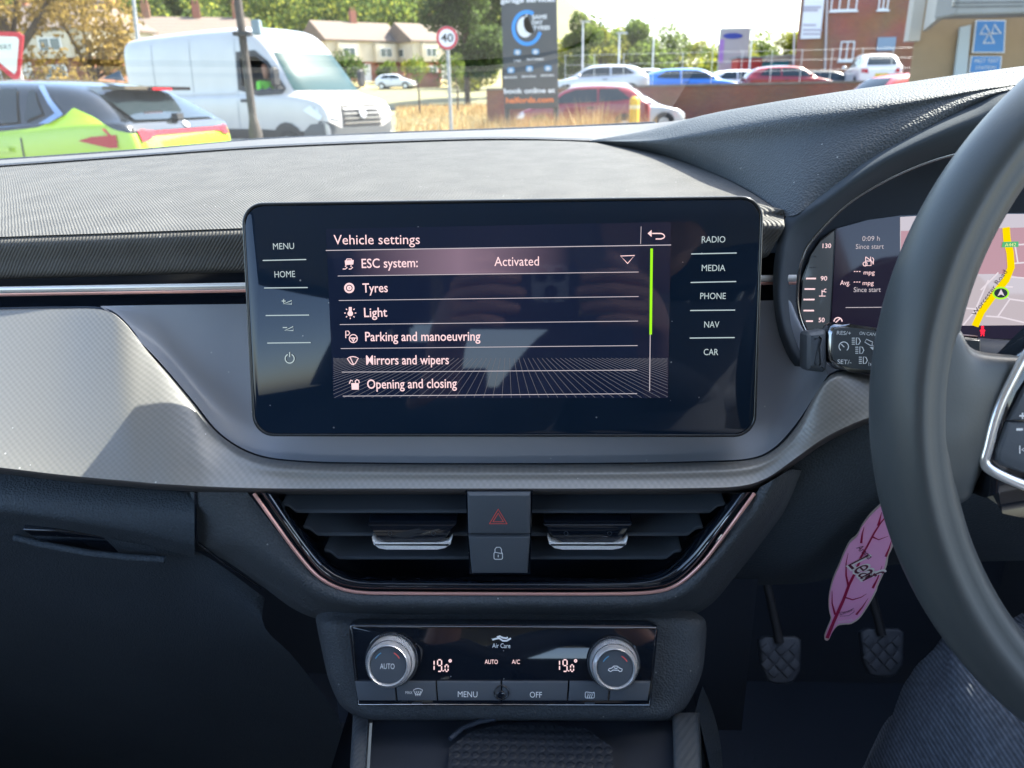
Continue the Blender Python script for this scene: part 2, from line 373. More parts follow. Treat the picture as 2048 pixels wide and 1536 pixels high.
# ---- binnacle hood over the instruments
crest = [(1180, 281, .79), (1290, 262, .745), (1400, 232, .68), (1500, 212, .62), (1600, 196, .57), (1700, 181, .55), (1800, 167, .54), (1900, 152, .53), (1980, 141, .52), (2060, 131, .51), (2300, 108, .50)]
topf = [(1184, 284, .787), (1300, 280, .715), (1400, 262, .612), (1500, 241, .540), (1600, 223, .492), (1700, 208, .474), (1800, 195, .466), (1900, 182, .464), (1980, 171, .464), (2060, 160, .464), (2300, 142, .464)]
botf = [(1188, 286, .795), (1312, 307, .705), (1422, 345, .592), (1502, 385, .503), (1573, 433, .445), (1640, 393, .445), (1740, 318, .448), (1850, 258, .45), (1950, 208, .455), (2040, 176, .455), (2300, 158, .455)]
back = [(x, y-8, Y+.06) for x, y, Y in crest]
bk = [W(x, y, Y) + Vector((0, .05, -.018))*(0 if i < 1 else 1) + Vector((0, .003, -.003)) for i, (x, y, Y) in enumerate(crest)]
def smo(r):
    return [r[0]]+[r[i-1]*.22+r[i]*.56+r[i+1]*.22 for i in range(1, len(r)-1)]+[r[-1]]
mid1 = [a.lerp(b, .33)+Vector((0, -.003, .0015)) for a, b in zip(Lw(topf), Lw(botf))]
mid2 = [a.lerp(b, .7)+Vector((0, -.003, .0015)) for a, b in zip(Lw(topf), Lw(botf))]
mid1 = smo(smo(mid1)); mid2 = smo(mid2)
surf('instrument_hood', [bk, Lw(crest), smo(Lw(topf)), mid1, mid2, Lw(botf)], M['leather'], dash, nu=6, nv=5, world=True, smooth=80)
# ---- rolled lip of the hood and dark surround down to the ring
pA = [(2300, 150, .455), (2040, 176, .455), (1950, 208, .455), (1850, 258, .45), (1740, 318, .448), (1640, 393, .445), (1573, 433, .445), (1552, 500, .438), (1546, 560, .436), (1549, 620, .432), (1562, 680, .43), (1592, 735, .428), (1660, 790, .43), (1800, 830, .43)]
pB = [(2300, 330, .46), (2060, 292, .46), (1960, 298, .46), (1868, 319, .46), (1775, 358, .46), (1690, 411, .46), (1622, 482, .458), (1601, 525, .456), (1594, 570, .455), (1594, 612, .454), (1606, 655, .453), (1635, 698, .452), (1700, 742, .452), (1800, 765, .452)]
mA = [W((a[0]*.6+b[0]*.4), (a[1]*.6+b[1]*.4), (a[2]+b[2])/2-.012) for a, b in zip(pA, pB)]
surf('hood_lip', [Lw(pA), mA, Lw(pB)], bump(mat('matt hood lip', (.056, .070, .086), .75, spec=.15), 'noise', 900, .0002, .4), dash, nu=6, nv=6, world=True, smooth=80)
# ---- dark band with the chrome strip (left and right of the display)
for x0, x1, nm in ((-330, 620, 0), (1400, 1592, 1)):
    xs = [x0+(x1-x0)*i/6 for i in range(7)]
    ya = lambda x: 545-(x-480)*.0167 if x < 1000 else 512
    yb = lambda x: 610-(x-480)*.012 if x < 1000 else 600
    surf('recess_band', [[(x, ya(x)-6, .464) for x in xs], [(x, (ya(x)+yb(x))/2, .464) for x in xs], [(x, yb(x)+4, .452) for x in xs]], bump(mat('dark gloss band', (.010, .015, .026), .25), 'noise', 300, .0001, .2), dash)
    yc = (lambda x: 572-(x-480)*.0167) if x0 < 0 else (lambda x: 557-(x-1525)*.01)
    tube('chrome_strip', [W(x, yc(x), .441) for x in xs], .0021, M['strip'], dash, n=10, flat=.6)
    tube('copper_strip', [W(x, yc(x)+8.5, .442) for x in xs], .0013, M['copper'], dash, n=8, flat=.6)
# ---- inner satin panel around the display
ti = [(200, 612, .436), (262, 611, .438), (320, 610, .44), (400, 609, .442), (480, 608, .444), (560, 607, .446), (750, 606, .446), (1000, 605, .446), (1250, 604, .446), (1400, 603, .445), (1490, 602, .444), (1530, 601, .442), (1556, 601, .44), (1580, 602, .44), (1596, 640, .44)]
bi = [(206, 617, .430), (300, 703, .419), (385, 800, .410), (440, 866, .404), (510, 907, .400), (600, 921, .398), (750, 925, .398), (1000, 926, .398), (1250, 925, .398), (1400, 922, .398), (1495, 917, .398), (1545, 897, .400), (1590, 850, .402), (1630, 790, .404), (1657, 748, .405)]
def midp(t, dY): return [(a[0]+(b[0]-a[0])*t, a[1]+(b[1]-a[1])*t, a[2]+(b[2]-a[2])*t+dY*min(1, abs(b[1]-a[1])/200)) for a, b in zip(ti, bi)]
surf('inner_panel', [ti, midp(.3, .006), midp(.6, .010), midp(.8, .009), midp(.93, .004), bi], M['satin'], dash, nu=6, nv=5, smooth=80)
# ---- dotted decor panel
so_ = [(-330, 632, .44), (-150, 624, .438), (0, 619, .436), (120, 617, .434), (204, 619, .430), (246, 642, .425), (297, 704, .418), (340, 752, .413), (382, 802, .408), (437, 868, .402), (508, 910, .398), (600, 924, .396), (750, 928, .396), (1000, 929, .396), (1250, 928, .396), (1400, 925, .396), (1497, 920, .396), (1548, 900, .398), (1594, 852, .400), (1660, 751, .403), (1740, 748, .410), (1850, 750, .42)]
bo_ = [(-330, 900, .376), (-150, 920, .376), (0, 935, .376), (110, 948, .376), (200, 957, .376), (260, 962, .376), (300, 966, .376), (345, 969, .376), (395, 972, .376), (440, 974, .376), (505, 976, .376), (600, 977, .376), (750, 977, .376), (1000, 977, .376), (1250, 977, .376), (1390, 976, .376), (1480, 972, .376), (1535, 955, .378), (1590, 917, .38), (1655, 872, .382), (1745, 832, .386), (1860, 800, .392)]
bo_ = [(x, y, Y-.011*max(0, min(1, (600-x)/250))) for x, y, Y in bo_]
def mo(t, dY, off=None):
    out = []
    for a, b in zip(so_, bo_):
        out.append((a[0]+(b[0]-a[0])*t, a[1]+(b[1]-a[1])*t, a[2]+(b[2]-a[2])*t+dY))
    return out
def moa(px, dY):        # a row a fixed number of pixels below the seam
    out = []
    for a, b in zip(so_, bo_):
        d = math.hypot(b[0]-a[0], b[1]-a[1]); t = min(.5, px/d); out.append((a[0]+(b[0]-a[0])*t, a[1]+(b[1]-a[1])*t, a[2]+(b[2]-a[2])*t+dY))
    return out
surf('decor_panel', [so_, moa(7, -.005), moa(18, -.006), mo(.6, -.003), mo(.85, -.001), bo_], M['decor'], dash, nu=5, nv=5, smooth=80)
surf('panel_seam', [[(x, y-4, Y+.005) for x, y, Y in so_], [(x, y+4, Y+.004) for x, y, Y in so_]], M['dark'], dash, nu=5, nv=1)
lipc = bump(mat('brown grey lip', (.085, .078, .078), .4), 'noise', 500, .0002, .3)
surf('panel_lip', [bo_, [(x, y+6, Y+.001) for x, y, Y in bo_], [(x, y+12, Y+.010) for x, y, Y in bo_]], lipc, dash, nu=5, nv=2)
# ---- glovebox on the left
gx = [-330, -160, 0, 100, 200, 300, 389]
gt = [(x, 937+(x*.11 if x < 0 else x*.113)-.0, .383) for x in gx]
gt = [(x, y+6, Y) for x, y, Y in gt]
gb = [(-330, 965, .366), (-160, 988, .366), (0, 1016, .366), (100, 1030, .366), (200, 1045, .367), (300, 1063, .369), (389, 1084, .372)]
surf('glovebox_top', [gt, [((a[0]+b[0])/2, (a[1]+b[1])/2, .371) for a, b in zip(gt, gb)], gb, [(x, y+14, Y+.005) for x, y, Y in gb], [(x, y+30, Y+.016) for x, y, Y in gb]], M['leather2'], dash, nu=5, nv=4, smooth=80)
gl_ = [(x, y+28, Y+.014) for x, y, Y in gb[:-1]]+[(400, 1106, .392), (530, 1196, .412)]
surf('glovebox_lid', [gl_, [(x, y+60, .412) for x, y, Y in gl_], [(x, y+150, .455) for x, y, Y in gl_[:-1]]+[(600, 1330, .465)], [(x, y+300, .54) for x, y, Y in gl_[:-1]]+[(690, 1470, .55)], [(x, y+520, .68) for x, y, Y in gl_[:-1]]+[(750, 1680, .69)]], M['leather2'], dash, nu=5, nv=4, smooth=80)
gp = Plane(180, 1080, .388, -35)
prism('glovebox_handle', gp, [(48, 1054), (120, 1056), (200, 1066), (270, 1080), (292, 1090), (324, 1115), (250, 1112), (150, 1100), (85, 1080)], -.004, .002, M['black'], dash, bevel=.001)
tube('handle_edge', [W(30, 1075, .385), W(80, 1088, .384), (W(180, 1107, .384)), W(260, 1115, .384), W(330, 1119, .385)], .0022, M['leather2'], dash)
# ---- centre fascia in grained plastic round the vents
fi = [(494, 984, .377), (545, 1050, .374), (590, 1108, .372), (630, 1151, .371), (670, 1176, .370), (720, 1188, .370), (800, 1190, .370), (1000, 1191, .370), (1200, 1191, .370), (1300, 1188, .370), (1354, 1173, .370), (1402, 1134, .371), (1443, 1084, .372), (1483, 1029, .374), (1520, 975, .377)]
fo = [(393, 984, .378), (396, 1078, .380), (470, 1110, .380), (545, 1158, .380), (612, 1204, .380), (680, 1224, .380), (800, 1230, .380), (1000, 1231, .380), (1200, 1231, .380), (1310, 1226, .380), (1392, 1200, .380), (1452, 1135, .380), (1505, 1070, .380), (1550, 1010, .380), (1580, 940, .380)]
fm = [((a[0]+b[0])/2, (a[1]+b[1])/2, min(a[2], b[2])-.003) for a, b in zip(fi, fo)]
ce = Vector((1000, 1050, 0))
def outw(row, d, dY):
    out = []
    for i, (x, y, Y) in enumerate(row):
        v = Vector((x-1000, (y-1000)*1.6)); v.normalize(); out.append((x+v.x*d, y+max(v.y, 0)*d, Y+dY))
    return out
surf('centre_fascia', [fi, fm, fo, outw(fo, 14, .006), outw(fo, 26, .022)], M['leather'], dash, nu=6, nv=4, smooth=80)
tube('fascia_seam', [W(391, 984, .3775), W(391, 1060, .3775), W(394, 1084, .379), W(450, 1128, .386), W(523, 1176, .394)], .0008, M['black'], dash)
# knee panel right of the fascia, running down to the dark footwell
kp0 = [(1480, 975, .40), (1540, 955, .40), (1600, 915, .40), (1660, 872, .40), (1740, 832, .40), (1850, 800, .40), (2100, 780, .40), (2400, 760, .40)]
surf('knee_panel', [kp0, [(1460, 1060, .41), (1550, 1050, .405), (1640, 1020, .40), (1700, 980, .40), (1760, 960, .40), (1880, 950, .40), (2100, 940, .40), (2400, 930, .40)],
     [(1430, 1150, .44), (1520, 1150, .44), (1620, 1140, .44), (1700, 1120, .44), (1780, 1110, .44), (1900, 1100, .44), (2120, 1100, .44), (2400, 1100, .44)],
     [(1430, 1170, .50), (1520, 1170, .50), (1620, 1165, .50), (1700, 1145, .50), (1780, 1130, .50), (1900, 1125, .50), (2120, 1120, .50), (2400, 1120, .50)]], M['leather2'], dash, nu=4, nv=4, smooth=80)
# ---- console round the climate panel
cr = [(640, 1215, 1370, 1215, .384), (636, 1232, 1392, 1228, .378), (638, 1252, 1408, 1246, .370), (650, 1310, 1406, 1300, .363), (662, 1360, 1398, 1352, .357), (684, 1408, 1372, 1408, .352), (716, 1434, 1348, 1434, .350)]
def crow(x0, y0, x1, y1, Y, w=22):
    xs = [x0-w*.2, x0, x0+w, x0+60] + [x0+60+(x1-x0-120)*k/4 for k in (1, 2, 3)] + [x1-60, x1-w, x1, x1+w*.2]
    Ys = [Y+.035, Y+.008, Y+.001, Y, Y, Y, Y, Y, Y+.001, Y+.008, Y+.035]
    return [(x, y0+(y1-y0)*(x-x0)/(x1-x0), q) for x, q in zip(xs, Ys)]
surf('console_front', [crow(*c) for c in cr]+[crow(722, 1442, 1342, 1442, .358), crow(728, 1446, 1338, 1446, .40)], M['leather'], dash, nu=4, nv=4, smooth=80)
# under-dash closing panel (keeps the footwell dark, as the bulkhead does)
# ================================================================ INFOTAINMENT DISPLAY
D = Plane(1003, 638, .40, 12.95)
disp = empty('infotainment_display', W(1003, 638, .40), 'wide black glass touchscreen showing the Vehicle settings menu', 'touchscreen')
c = [D.flat(*p) for p in ((481, 405), (1525, 394), (1513, 874), (508, 872))]
x0, x1 = (c[0][0]+c[3][0])/2, (c[1][0]+c[2][0])/2; y1, y0 = (c[0][1]+c[1][1])/2, (c[2][1]+c[3][1])/2
prism('housing', D, rrect(x0, y0, x1, y1, .0115), -.022, -.0012, M['black'], disp, px=False, bevel=.0015)
prism('glass', D, rrect(x0+.0016, y0+.0016, x1-.0016, y1-.0016, .0102), -.001, 0, M['gloss'], disp, px=False, bevel=.0004)
tube('rim_trim', [D.pt(a, b, -.0006) for a, b in rrect(x0+.0006, y0+.0006, x1-.0006, y1-.0006, .011, 8)], .0009, M['edge'], disp, closed=True, n=8)
m = emis('lit screen backing', (.030, .035, .075), .35)
m2 = emis('lit highlighted row', (.20, .15, .19), .42)
def screenmat(name, base, tint, cx, wd):
    m = bpy.data.materials.new(name); m.use_nodes = True; t = m.node_tree; n = t.nodes; l = t.links; b = n['Principled BSDF']
    b.inputs['Base Color'].default_value = (.008, .018, .036, 1); b.inputs['Roughness'].default_value = .03
    tc = n.new('ShaderNodeTexCoord'); s = n.new('ShaderNodeSeparateXYZ'); l.new(tc.outputs['Generated'], s.inputs[0])
    r_ = n.new('ShaderNodeValToRGB'); e = r_.color_ramp.elements
    e[0].position = 0; e[0].color = (*base, 1); e[1].position = 1; e[1].color = (*base, 1)
    k = e.new(cx); k.color = (*tint, 1); a = e.new(max(.02, cx-wd)); a.color = (*base, 1); z = e.new(min(.98, cx+wd)); z.color = tuple(list(base)+[1])
    l.new(s.outputs[0], r_.inputs[0]); l.new(r_.outputs[0], b.inputs['Emission Color']); b.inputs['Emission Strength'].default_value = .5
    return m
prism('screen', D, [(652, 458), (1342, 444), (1336, 796), (667, 797)], .0000, .0002, screenmat('lit lcd', (.0015, .0015, .005), (.003, .0025, .007), .5, .3), disp)
prism('menu_highlight', D, [(662, 500), (1278, 490), (1277, 546), (672, 552)], .0002, .0003, screenmat('lit row glow', (.003, .003, .008), (.10, .065, .085), .42, .36), disp)
E1, K1, H = M['etxt'], M['kbd'], .0005
text(D, 'Vehicle settings', 668, 840, 489, 20, M['etxt'], disp, H, 'title_text', slope=488)
for s, a, b_, y, yy in (('ESC system:', 724, 836, 536, 534), ('Tyres', 726, 776, 585, 584), ('Light', 729, 775, 634, 633), ('Parking and manoeuvring', 731, 961, 682, 681), ('Mirrors and wipers', 733, 898, 729, 728), ('Opening and closing', 735, 914, 777, 775)):
    text(D, s, a, b_, y, 19, M['etxt'], disp, H, 'menu_text', slope=yy, bold=.008)
text(D, 'Activated', 989, 1078, 532, 19, M['etxt'], disp, H, 'menu_text', slope=531)
ln = [[(652, 501), (1342, 490)], [(676, 552), (1277, 544)], [(678, 601), (1277, 593)], [(680, 649), (1276, 642)], [(682, 697), (1275, 691)], [(684, 744), (1274, 740)], [(686, 792), (1274, 787)]]
for k, L_ in enumerate(ln): icon('divider_line', D, [L_], .00035 if k else .00042, H, M['etx2'], disp)
icon('divider_line', D, [[(1282, 453), (1281, 488)]], .0003, H, M['etx2'], disp)
icon('scroll_track', D, [[(1302, 498), (1299, 782)]], .0004, H, M['etx2'], disp)
icon('scroll_bar', D, [[(1303, 497), (1301, 669)]], .00135, H+.0001, M['green'], disp)
icon('back_arrow', D, [[(1304, 467), (1322, 467), (1327, 469), (1329, 473), (1327, 476), (1322, 478), (1311, 478)]], .0006, H, E1, disp, fills=[[(1295, 467), (1303, 460), (1303, 474)]])
icon('dropdown_arrow', D, [[(1241, 512), (1269, 511), (1255, 527), (1241, 512)]], .0006, H, E1, disp)
gm = emis('grid line blue white', (.46, .47, .56), .065)
bm = bmesh.new(); gl2 = []
for k in range(-52, 53):
    xt = 1010+k*9.2; xb = 1004+k*(9.2+9.4)
    ytop, ybot = 716, 795
    # clip to screen edges
    def cl(xa, ya, xb_, yb_):
        pts = [(xa, ya), (xb_, yb_)]
        for lim, sg in ((667, 1), (1335, -1)):
            (ax, ay), (bx, by) = pts
            if (ax-lim)*sg < 0 and (bx-lim)*sg < 0: return None
            if (bx-lim)*sg < 0: t = (lim-ax)/(bx-ax); pts = [(ax, ay), (lim, ay+(by-ay)*t)]
            elif (ax-lim)*sg < 0: t = (lim-bx)/(ax-bx); pts = [(lim, by+(ay-by)*t), (bx, by)]
        return pts
    q = cl(xt, ytop, xb, ybot)
    if q: gl2.append(q)
strokes_bm(bm, D, gl2, .00023, H-.0001)
for f in bm.faces:
    f.normal_update()
    if f.normal.dot(D.n) < 0: f.normal_flip()
tag(bmobj('floor_grid', bm, gm, disp, normals=False), kind='stuff')
# menu icons
icon('stability_icon', D, [[(692, 524), (694, 518), (703, 518), (706, 524)], [(693, 530), (691, 533), (695, 535), (691, 538), (686, 538)], [(703, 530), (702, 533), (706, 535), (702, 538), (698, 538)]], .0005, H, E1, disp,
     fills=[[(690, 521), (708, 520), (707, 529), (691, 530)]])
icon('tyre_icon', D, [circ(699, 576, 8.5), circ(699, 576, 3)], .0010, H, E1, disp)
icon('lamp_icon', D, [[(701+9*math.cos(R(a)), 626-9*math.sin(R(a))), (701+12*math.cos(R(a)), 626-12*math.sin(R(a)))] for a in (-90, -135, -45, 0, 180, 45, 135)], .0005, H, E1, disp, fills=[circ(701, 627, 5.5)[:-1], [(698, 614), (704, 614), (704, 623), (698, 623)]])
icon('parking_icon', D, [[(692, 676), (692, 662), (697, 662), (700, 666), (697, 670), (692, 670)], circ(707, 677, 8), circ(707, 678, 2.5), [(700, 676), (714, 676)], [(707, 679), (707, 685)]], .0005, H, E1, disp)
icon('wiper_icon', D, [[(695, 717), (700, 714), (706, 713), (712, 714), (717, 716), (711, 727), (705, 729), (701, 726), (695, 717)], [(701, 715), (708, 730)]], .0005, H, E1, disp)
icon('padlock_icon', D, [[(712, 768), (711, 762), (714, 759), (718, 761), (719, 766)], [(699, 767), (702, 760), (706, 762)]], .0006, H, E1, disp, fills=[[(703, 766), (718, 766), (718, 779), (704, 779)]])
# touch keys
for s, a, b_, y in (('MENU', 547, 589, 499), ('HOME', 550, 591, 555)): text(D, s, a, b_, y, 13, K1, disp, H, 'key_text', slope=y-1)
for s, a, b_, y in (('RADIO', 1403, 1450, 485), ('MEDIA', 1403, 1450, 542), ('PHONE', 1400, 1451, 598), ('NAV', 1408, 1438, 655), ('CAR', 1407, 1436, 710)): text(D, s, a, b_, y, 13, K1, disp, H, 'key_text', slope=y)
for L_ in ([(526, 521), (613, 519)], [(529, 576), (616, 575)], [(532, 631), (619, 630)], [(535, 686), (622, 685)], [(1382, 508), (1473, 506)], [(1381, 565), (1472, 563)], [(1380, 621), (1470, 620)], [(1379, 676), (1469, 675)]):
    icon('key_line', D, [L_], .00055, H, K1, disp)
icon('volume_up_icon', D, [[(567, 608), (584, 601), (584, 608), (567, 608)], [(564, 602), (572, 602)], [(568, 598), (568, 606)]], .0005, H, K1, disp)
icon('volume_down_icon', D, [[(570, 661), (587, 653), (587, 661), (570, 661)], [(566, 655), (575, 655)]], .0005, H, K1, disp)
icon('power_icon', D, [circ(580, 717, 9, 115, 425), [(580, 704), (580, 714)]], .0006, H, K1, disp)
# ================================================================ VENTS
ventm = mat('vent recess', (.012, .020, .034), .5)
slatm = bump(mat('vent slat plastic', (.060, .075, .095), .42), 'noise', 600, .0002, .3)
liner = [(520, 985, .376), (556, 1040, .374), (598, 1100, .373), (634, 1143, .372), (672, 1166, .371), (720, 1177, .371), (800, 1179, .371), (1000, 1180, .371), (1200, 1180, .371), (1300, 1177, .371), (1350, 1164, .371), (1396, 1127, .372), (1436, 1077, .373), (1474, 1025, .374), (1502, 985, .376)]
lin_in = [(560, 988, .390), (595, 1040, .388), (632, 1090, .386), (660, 1122, .385), (694, 1144, .384), (735, 1152, .384), (810, 1154, .384), (1000, 1155, .384), (1190, 1155, .384), (1270, 1152, .384), (1320, 1138, .385), (1360, 1108, .386), (1398, 1065, .387), (1435, 1022, .389), (1462, 988, .390)]
vent = empty('centre_vent_unit', W(1000, 1080, .38), 'wide trapezoid pair of air vents in a rose copper edged gloss black surround', 'air vents')
tube('copper_trim', spline([W(x+(4 if x < 1000 else -4)*0, y+2, Y-.001) for x, y, Y in [(508, 985, .376)]+[(a[0]*.5+b[0]*.5, a[1]*.5+b[1]*.5, .3715) for a, b in zip(fi[1:-1], liner[1:-1])]+[(1509, 985, .376)]], 6), .00105, M['copper'], vent, n=8)
surf('gloss_surround', [liner, [((a[0]*.5+b[0]*.5), (a[1]*.5+b[1]*.5), a[2]-.0005) for a, b in zip(liner, lin_in)], lin_in, [(1000+(x-1000)*.97, y-4, .425) for x, y, Y in lin_in]], M['black'], vent, nu=6, nv=4, smooth=80)
tube('modelled_highlight', spline([W(a[0]*.72+b[0]*.28, a[1]*.72+b[1]*.28, .3705) for a, b in zip(liner[1:-1], lin_in[1:-1])], 6), .0004, M['dchrome'], vent, n=6)  # thin bright tube standing in for the highlight along the gloss band
BP = Plane(1000, 1080, .430, 0)
prism('recess_back', BP, [(500, 975), (1510, 975), (1330, 1170), (690, 1170)], -.004, 0, ventm, vent)
surf('recess_top', [[(480, 984, .378), (1000, 984, .378), (1530, 984, .378)], [(480, 990, .43), (1000, 990, .43), (1530, 990, .43)]], ventm, vent, thick=.001)
def slat(x0, x1, y, side):
    # a blade: front edge faces the cabin, body runs forward; the outer end is cranked upward
    pf = []; Yf, Yb = .383, .412
    if side < 0: path = [(x0-16, y-15), (x0-4, y-13), (x0+12, y), (x1, y)]
    else: path = [(x0, y), (x1-12, y), (x1+4, y-13), (x1+18, y-15)]
    bm = bmesh.new(); fr = []
    T = .0022
    for x, yy in path:
        a = W(x, yy, Yf); b = a + Vector((0, Yb-Yf, .004))
        fr.append([bm.verts.new(a), bm.verts.new(a+Vector((0, 0, -T))), bm.verts.new(b+Vector((0, 0, -T*.5))), bm.verts.new(b)])
    for p, q in zip(fr, fr[1:]):
        for k in range(4): bm.faces.new((p[k], p[(k+1) % 4], q[(k+1) % 4], q[k]))
    bm.faces.new(fr[0][::-1]); bm.faces.new(fr[-1])
    bmesh.ops.recalc_face_normals(bm, faces=bm.faces)
    bmesh.ops.bevel(bm, geom=bm.edges[:], offset=.0008, segments=2, affect='EDGES', clamp_overlap=True)
    bmobj('slat', bm, slatm, vent, 50)
for y, a, b_, c_, d_ in ((1020, 580, 936, 1060, 1432), (1066, 622, 936, 1060, 1388), (1113, 664, 940, 1056, 1345)):
    slat(a, b_, y, -1); slat(c_, d_, y, 1)
# upright guide vanes behind the blades
for x in list(range(640, 930, 48))+list(range(1090, 1400, 48)):
    p = W(x, 1060, .421); box('guide_vane', p, (.0012, .012, .034), ventm, vent)
knurl = bump(mat('knurled silver', (.98, .98, .98), .35, metal=.0), 'cells', 1400, .0003, .6, tint=.12)
for s_, xa, xb in ((-1, 735, 912), (1, 1087, 1264)):
    T_ = Plane((xa+xb)/2, 1070, .378, -8)
    prism('vent_tab', T_, [(xa, 1050), (xa+18, 1072), (xa+27, 1082), (xa+42, 1087), (xb-42, 1087), (xb-27, 1082), (xb-18, 1072), (xb, 1050)], -.010, 0, M['black'], vent, bevel=.001)
    T2 = Plane((xa+xb)/2, 1092, .3765, 0)
    prism('vent_tab_grip', T2, [(xa+8, 1077), (xa+16, 1086), (xa+32, 1089), (xb-32, 1089), (xb-16, 1086), (xb-8, 1077), (xb-11, 1090), (xb-22, 1098), (xb-38, 1101), (xa+38, 1101), (xa+22, 1098), (xa+11, 1090)], -.006, 0, knurl, vent, bevel=.0012)
    for mx_ in (xa+45, xb-45): icon('vent_tab_mark', T_, [circ(mx_, 1066, 4)], .0003, .0003, slatm, vent)
# ---- hazard and lock keys
HB = Plane(997, 1070, .372, 2)
btn = bump(vary(mat('soft key plastic', (.085, .100, .120), .5), 20, .06), 'noise', 900, .0002, .3)
kx = empty('hazard_and_lock_keys', W(997, 1070, .372), 'pair of stacked dark push keys with red triangle and padlock between the vents', 'switch')
for nm, q in (('hazard_key', [(934, 988), (1061, 988), (1060, 1070), (936, 1070)]), ('lock_key', [(936, 1073), (1060, 1073), (1055, 1149), (943, 1149)])):
    prism(nm, HB, q, -.03, 0, btn, kx, bevel=.0022)
prism('key_frame', HB, [(930, 986), (1065, 986), (1060, 1154), (938, 1154)], -.035, -.003, M['black'], kx)
icon('warning_triangle', HB, [[(979, 1047), (1014, 1047), (996.5, 1018), (979, 1047)], [(986, 1043), (1007, 1043), (996.5, 1026), (986, 1043)]], .0007, .0003, M['red'], kx)
icon('padlock_symbol', HB, [rrect(988, 1104, 1005, 1118, 3, 3)+[(1005, 1107)], [(990, 1104), (990, 1098), (993, 1094), (1000, 1094), (1003, 1098), (1003, 1104)], [(996.5, 1109), (996.5, 1114)]], .0005, .0003, M['white'], kx)
# ================================================================ CLIMATE PANEL
CP = Plane(1006, 1331, .352, 24)
clim = empty('climate_control_panel', W(1006, 1331, .352), 'gloss black climate panel with two knurled dials and 19.0 degree readouts', 'climate control')
prism('panel', CP, [(699, 1249), (712, 1246), (1300, 1249), (1315, 1254), (1315, 1264), (1302, 1412), (716, 1411), (698, 1262)], -.01, .0012, M['black'], clim, bevel=.0010)
oc = [CP.flat(*p) for p in ((704, 1251), (1311, 1254), (1298, 1408), (719, 1407))]
tube('panel_rim', [CP.pt(*q, .0016) for q in oc], .0006, M['dchrome'], clim, closed=True)
keyy = lambda x: 1357+(x-716)*.004
kxs = [(712, 790), (793, 872), (875, 1002), (1005, 1136), (1139, 1219), (1222, 1300)]
for a, b_ in kxs:
    sh = lambda x: (x-1006)*-.02
    prism('push_key', CP, [(a, 1360), (b_, 1360), (b_+sh(b_)*1, 1398), (a+sh(a)*1, 1398)], .0005, .0030, btn, clim, bevel=.0006)
text(CP, 'MENU', 917, 956, 1390, 12, M['white'], clim, .0033, 'key_text')
text(CP, 'OFF', 1060, 1084, 1391, 12, M['white'], clim, .0033, 'key_text')
text(CP, 'MAX', 813, 827, 1384, 6, M['white'], clim, .0033, 'key_text')
def heater(cx, cy, rect):
    L_ = [[(cx-9, cy-5), (cx-5, cy-7), (cx, cy-8), (cx+5, cy-7), (cx+9, cy-5), (cx+5, cy+4), (cx-5, cy+4), (cx-9, cy-5)]] if not rect else [rrect(cx-9, cy-6, cx+9, cy+6, 2, 2)+[(cx+9, cy-4)]]
    for d in (-4, 0, 4): L_.append([(cx+d, cy-3), (cx+d+1, cy), (cx+d-1, cy+3), (cx+d, cy+7)])
    return L_
icon('front_demist_icon', CP, heater(838, 1381, False), .0004, .0033, M['white'], clim)
icon('rear_demist_icon', CP, heater(1179, 1386, True), .0004, .0033, M['white'], clim)
text(CP, 'Air Care', 985, 1021, 1294, 9.5, M['white'], clim, .0016, 'air_care_text')
icon('air_waves_icon', CP, [[(985, 1278), (992, 1276), (999, 1275), (1006, 1280), (1014, 1280), (1022, 1275)], [(994, 1273), (1000, 1271), (1006, 1274), (1013, 1275), (1016, 1273)]], .0010, .0016, M['white'], clim)
text(CP, 'AUTO', 970, 996, 1326, 9, M['etxt'], clim, .0016, 'readout_text'); text(CP, 'A/C', 1024, 1040, 1326, 9, M['etxt'], clim, .0016, 'readout_text')
def seg(cx, y0, y1, w_, on):
    ym = (y0+y1)/2; g = 1.2
    S_ = {'a': [(cx+g, y0), (cx+w_-g, y0)], 'b': [(cx+w_, y0+g), (cx+w_, ym-g)], 'c': [(cx+w_, ym+g), (cx+w_, y1-g)], 'd': [(cx+g, y1), (cx+w_-g, y1)], 'e': [(cx, ym+g), (cx, y1-g)], 'f': [(cx, y0+g), (cx, ym-g)], 'g': [(cx+g, ym), (cx+w_-g, ym)]}
    return [S_[k] for k in on]
for dx in (0, 250):
    L_ = seg(865+dx, 1319, 1339, 4, 'bc')+seg(876+dx, 1318, 1341, 8, 'abcdfg')+seg(891+dx, 1328, 1341, 6, 'abcdef')+[[(886+dx, 1340), (888.5+dx, 1340)], circ(901+dx, 1320, 2.2)]
    icon('temperature_readout', CP, L_, .00065, .0016, M['etxt'], clim)
prism('sensor', CP, circ(1003, 1385, 8)[:-1], .003, .0038, M['black'], clim, bevel=.0004)
tube('sensor_ring', [CP.at(*p, .0034) for p in circ(1003, 1385, 14)[:-1]], .0004, M['black'], clim, closed=True)
ribm = mat('ribbed chrome', (.82, .83, .85), .28, metal=.4)
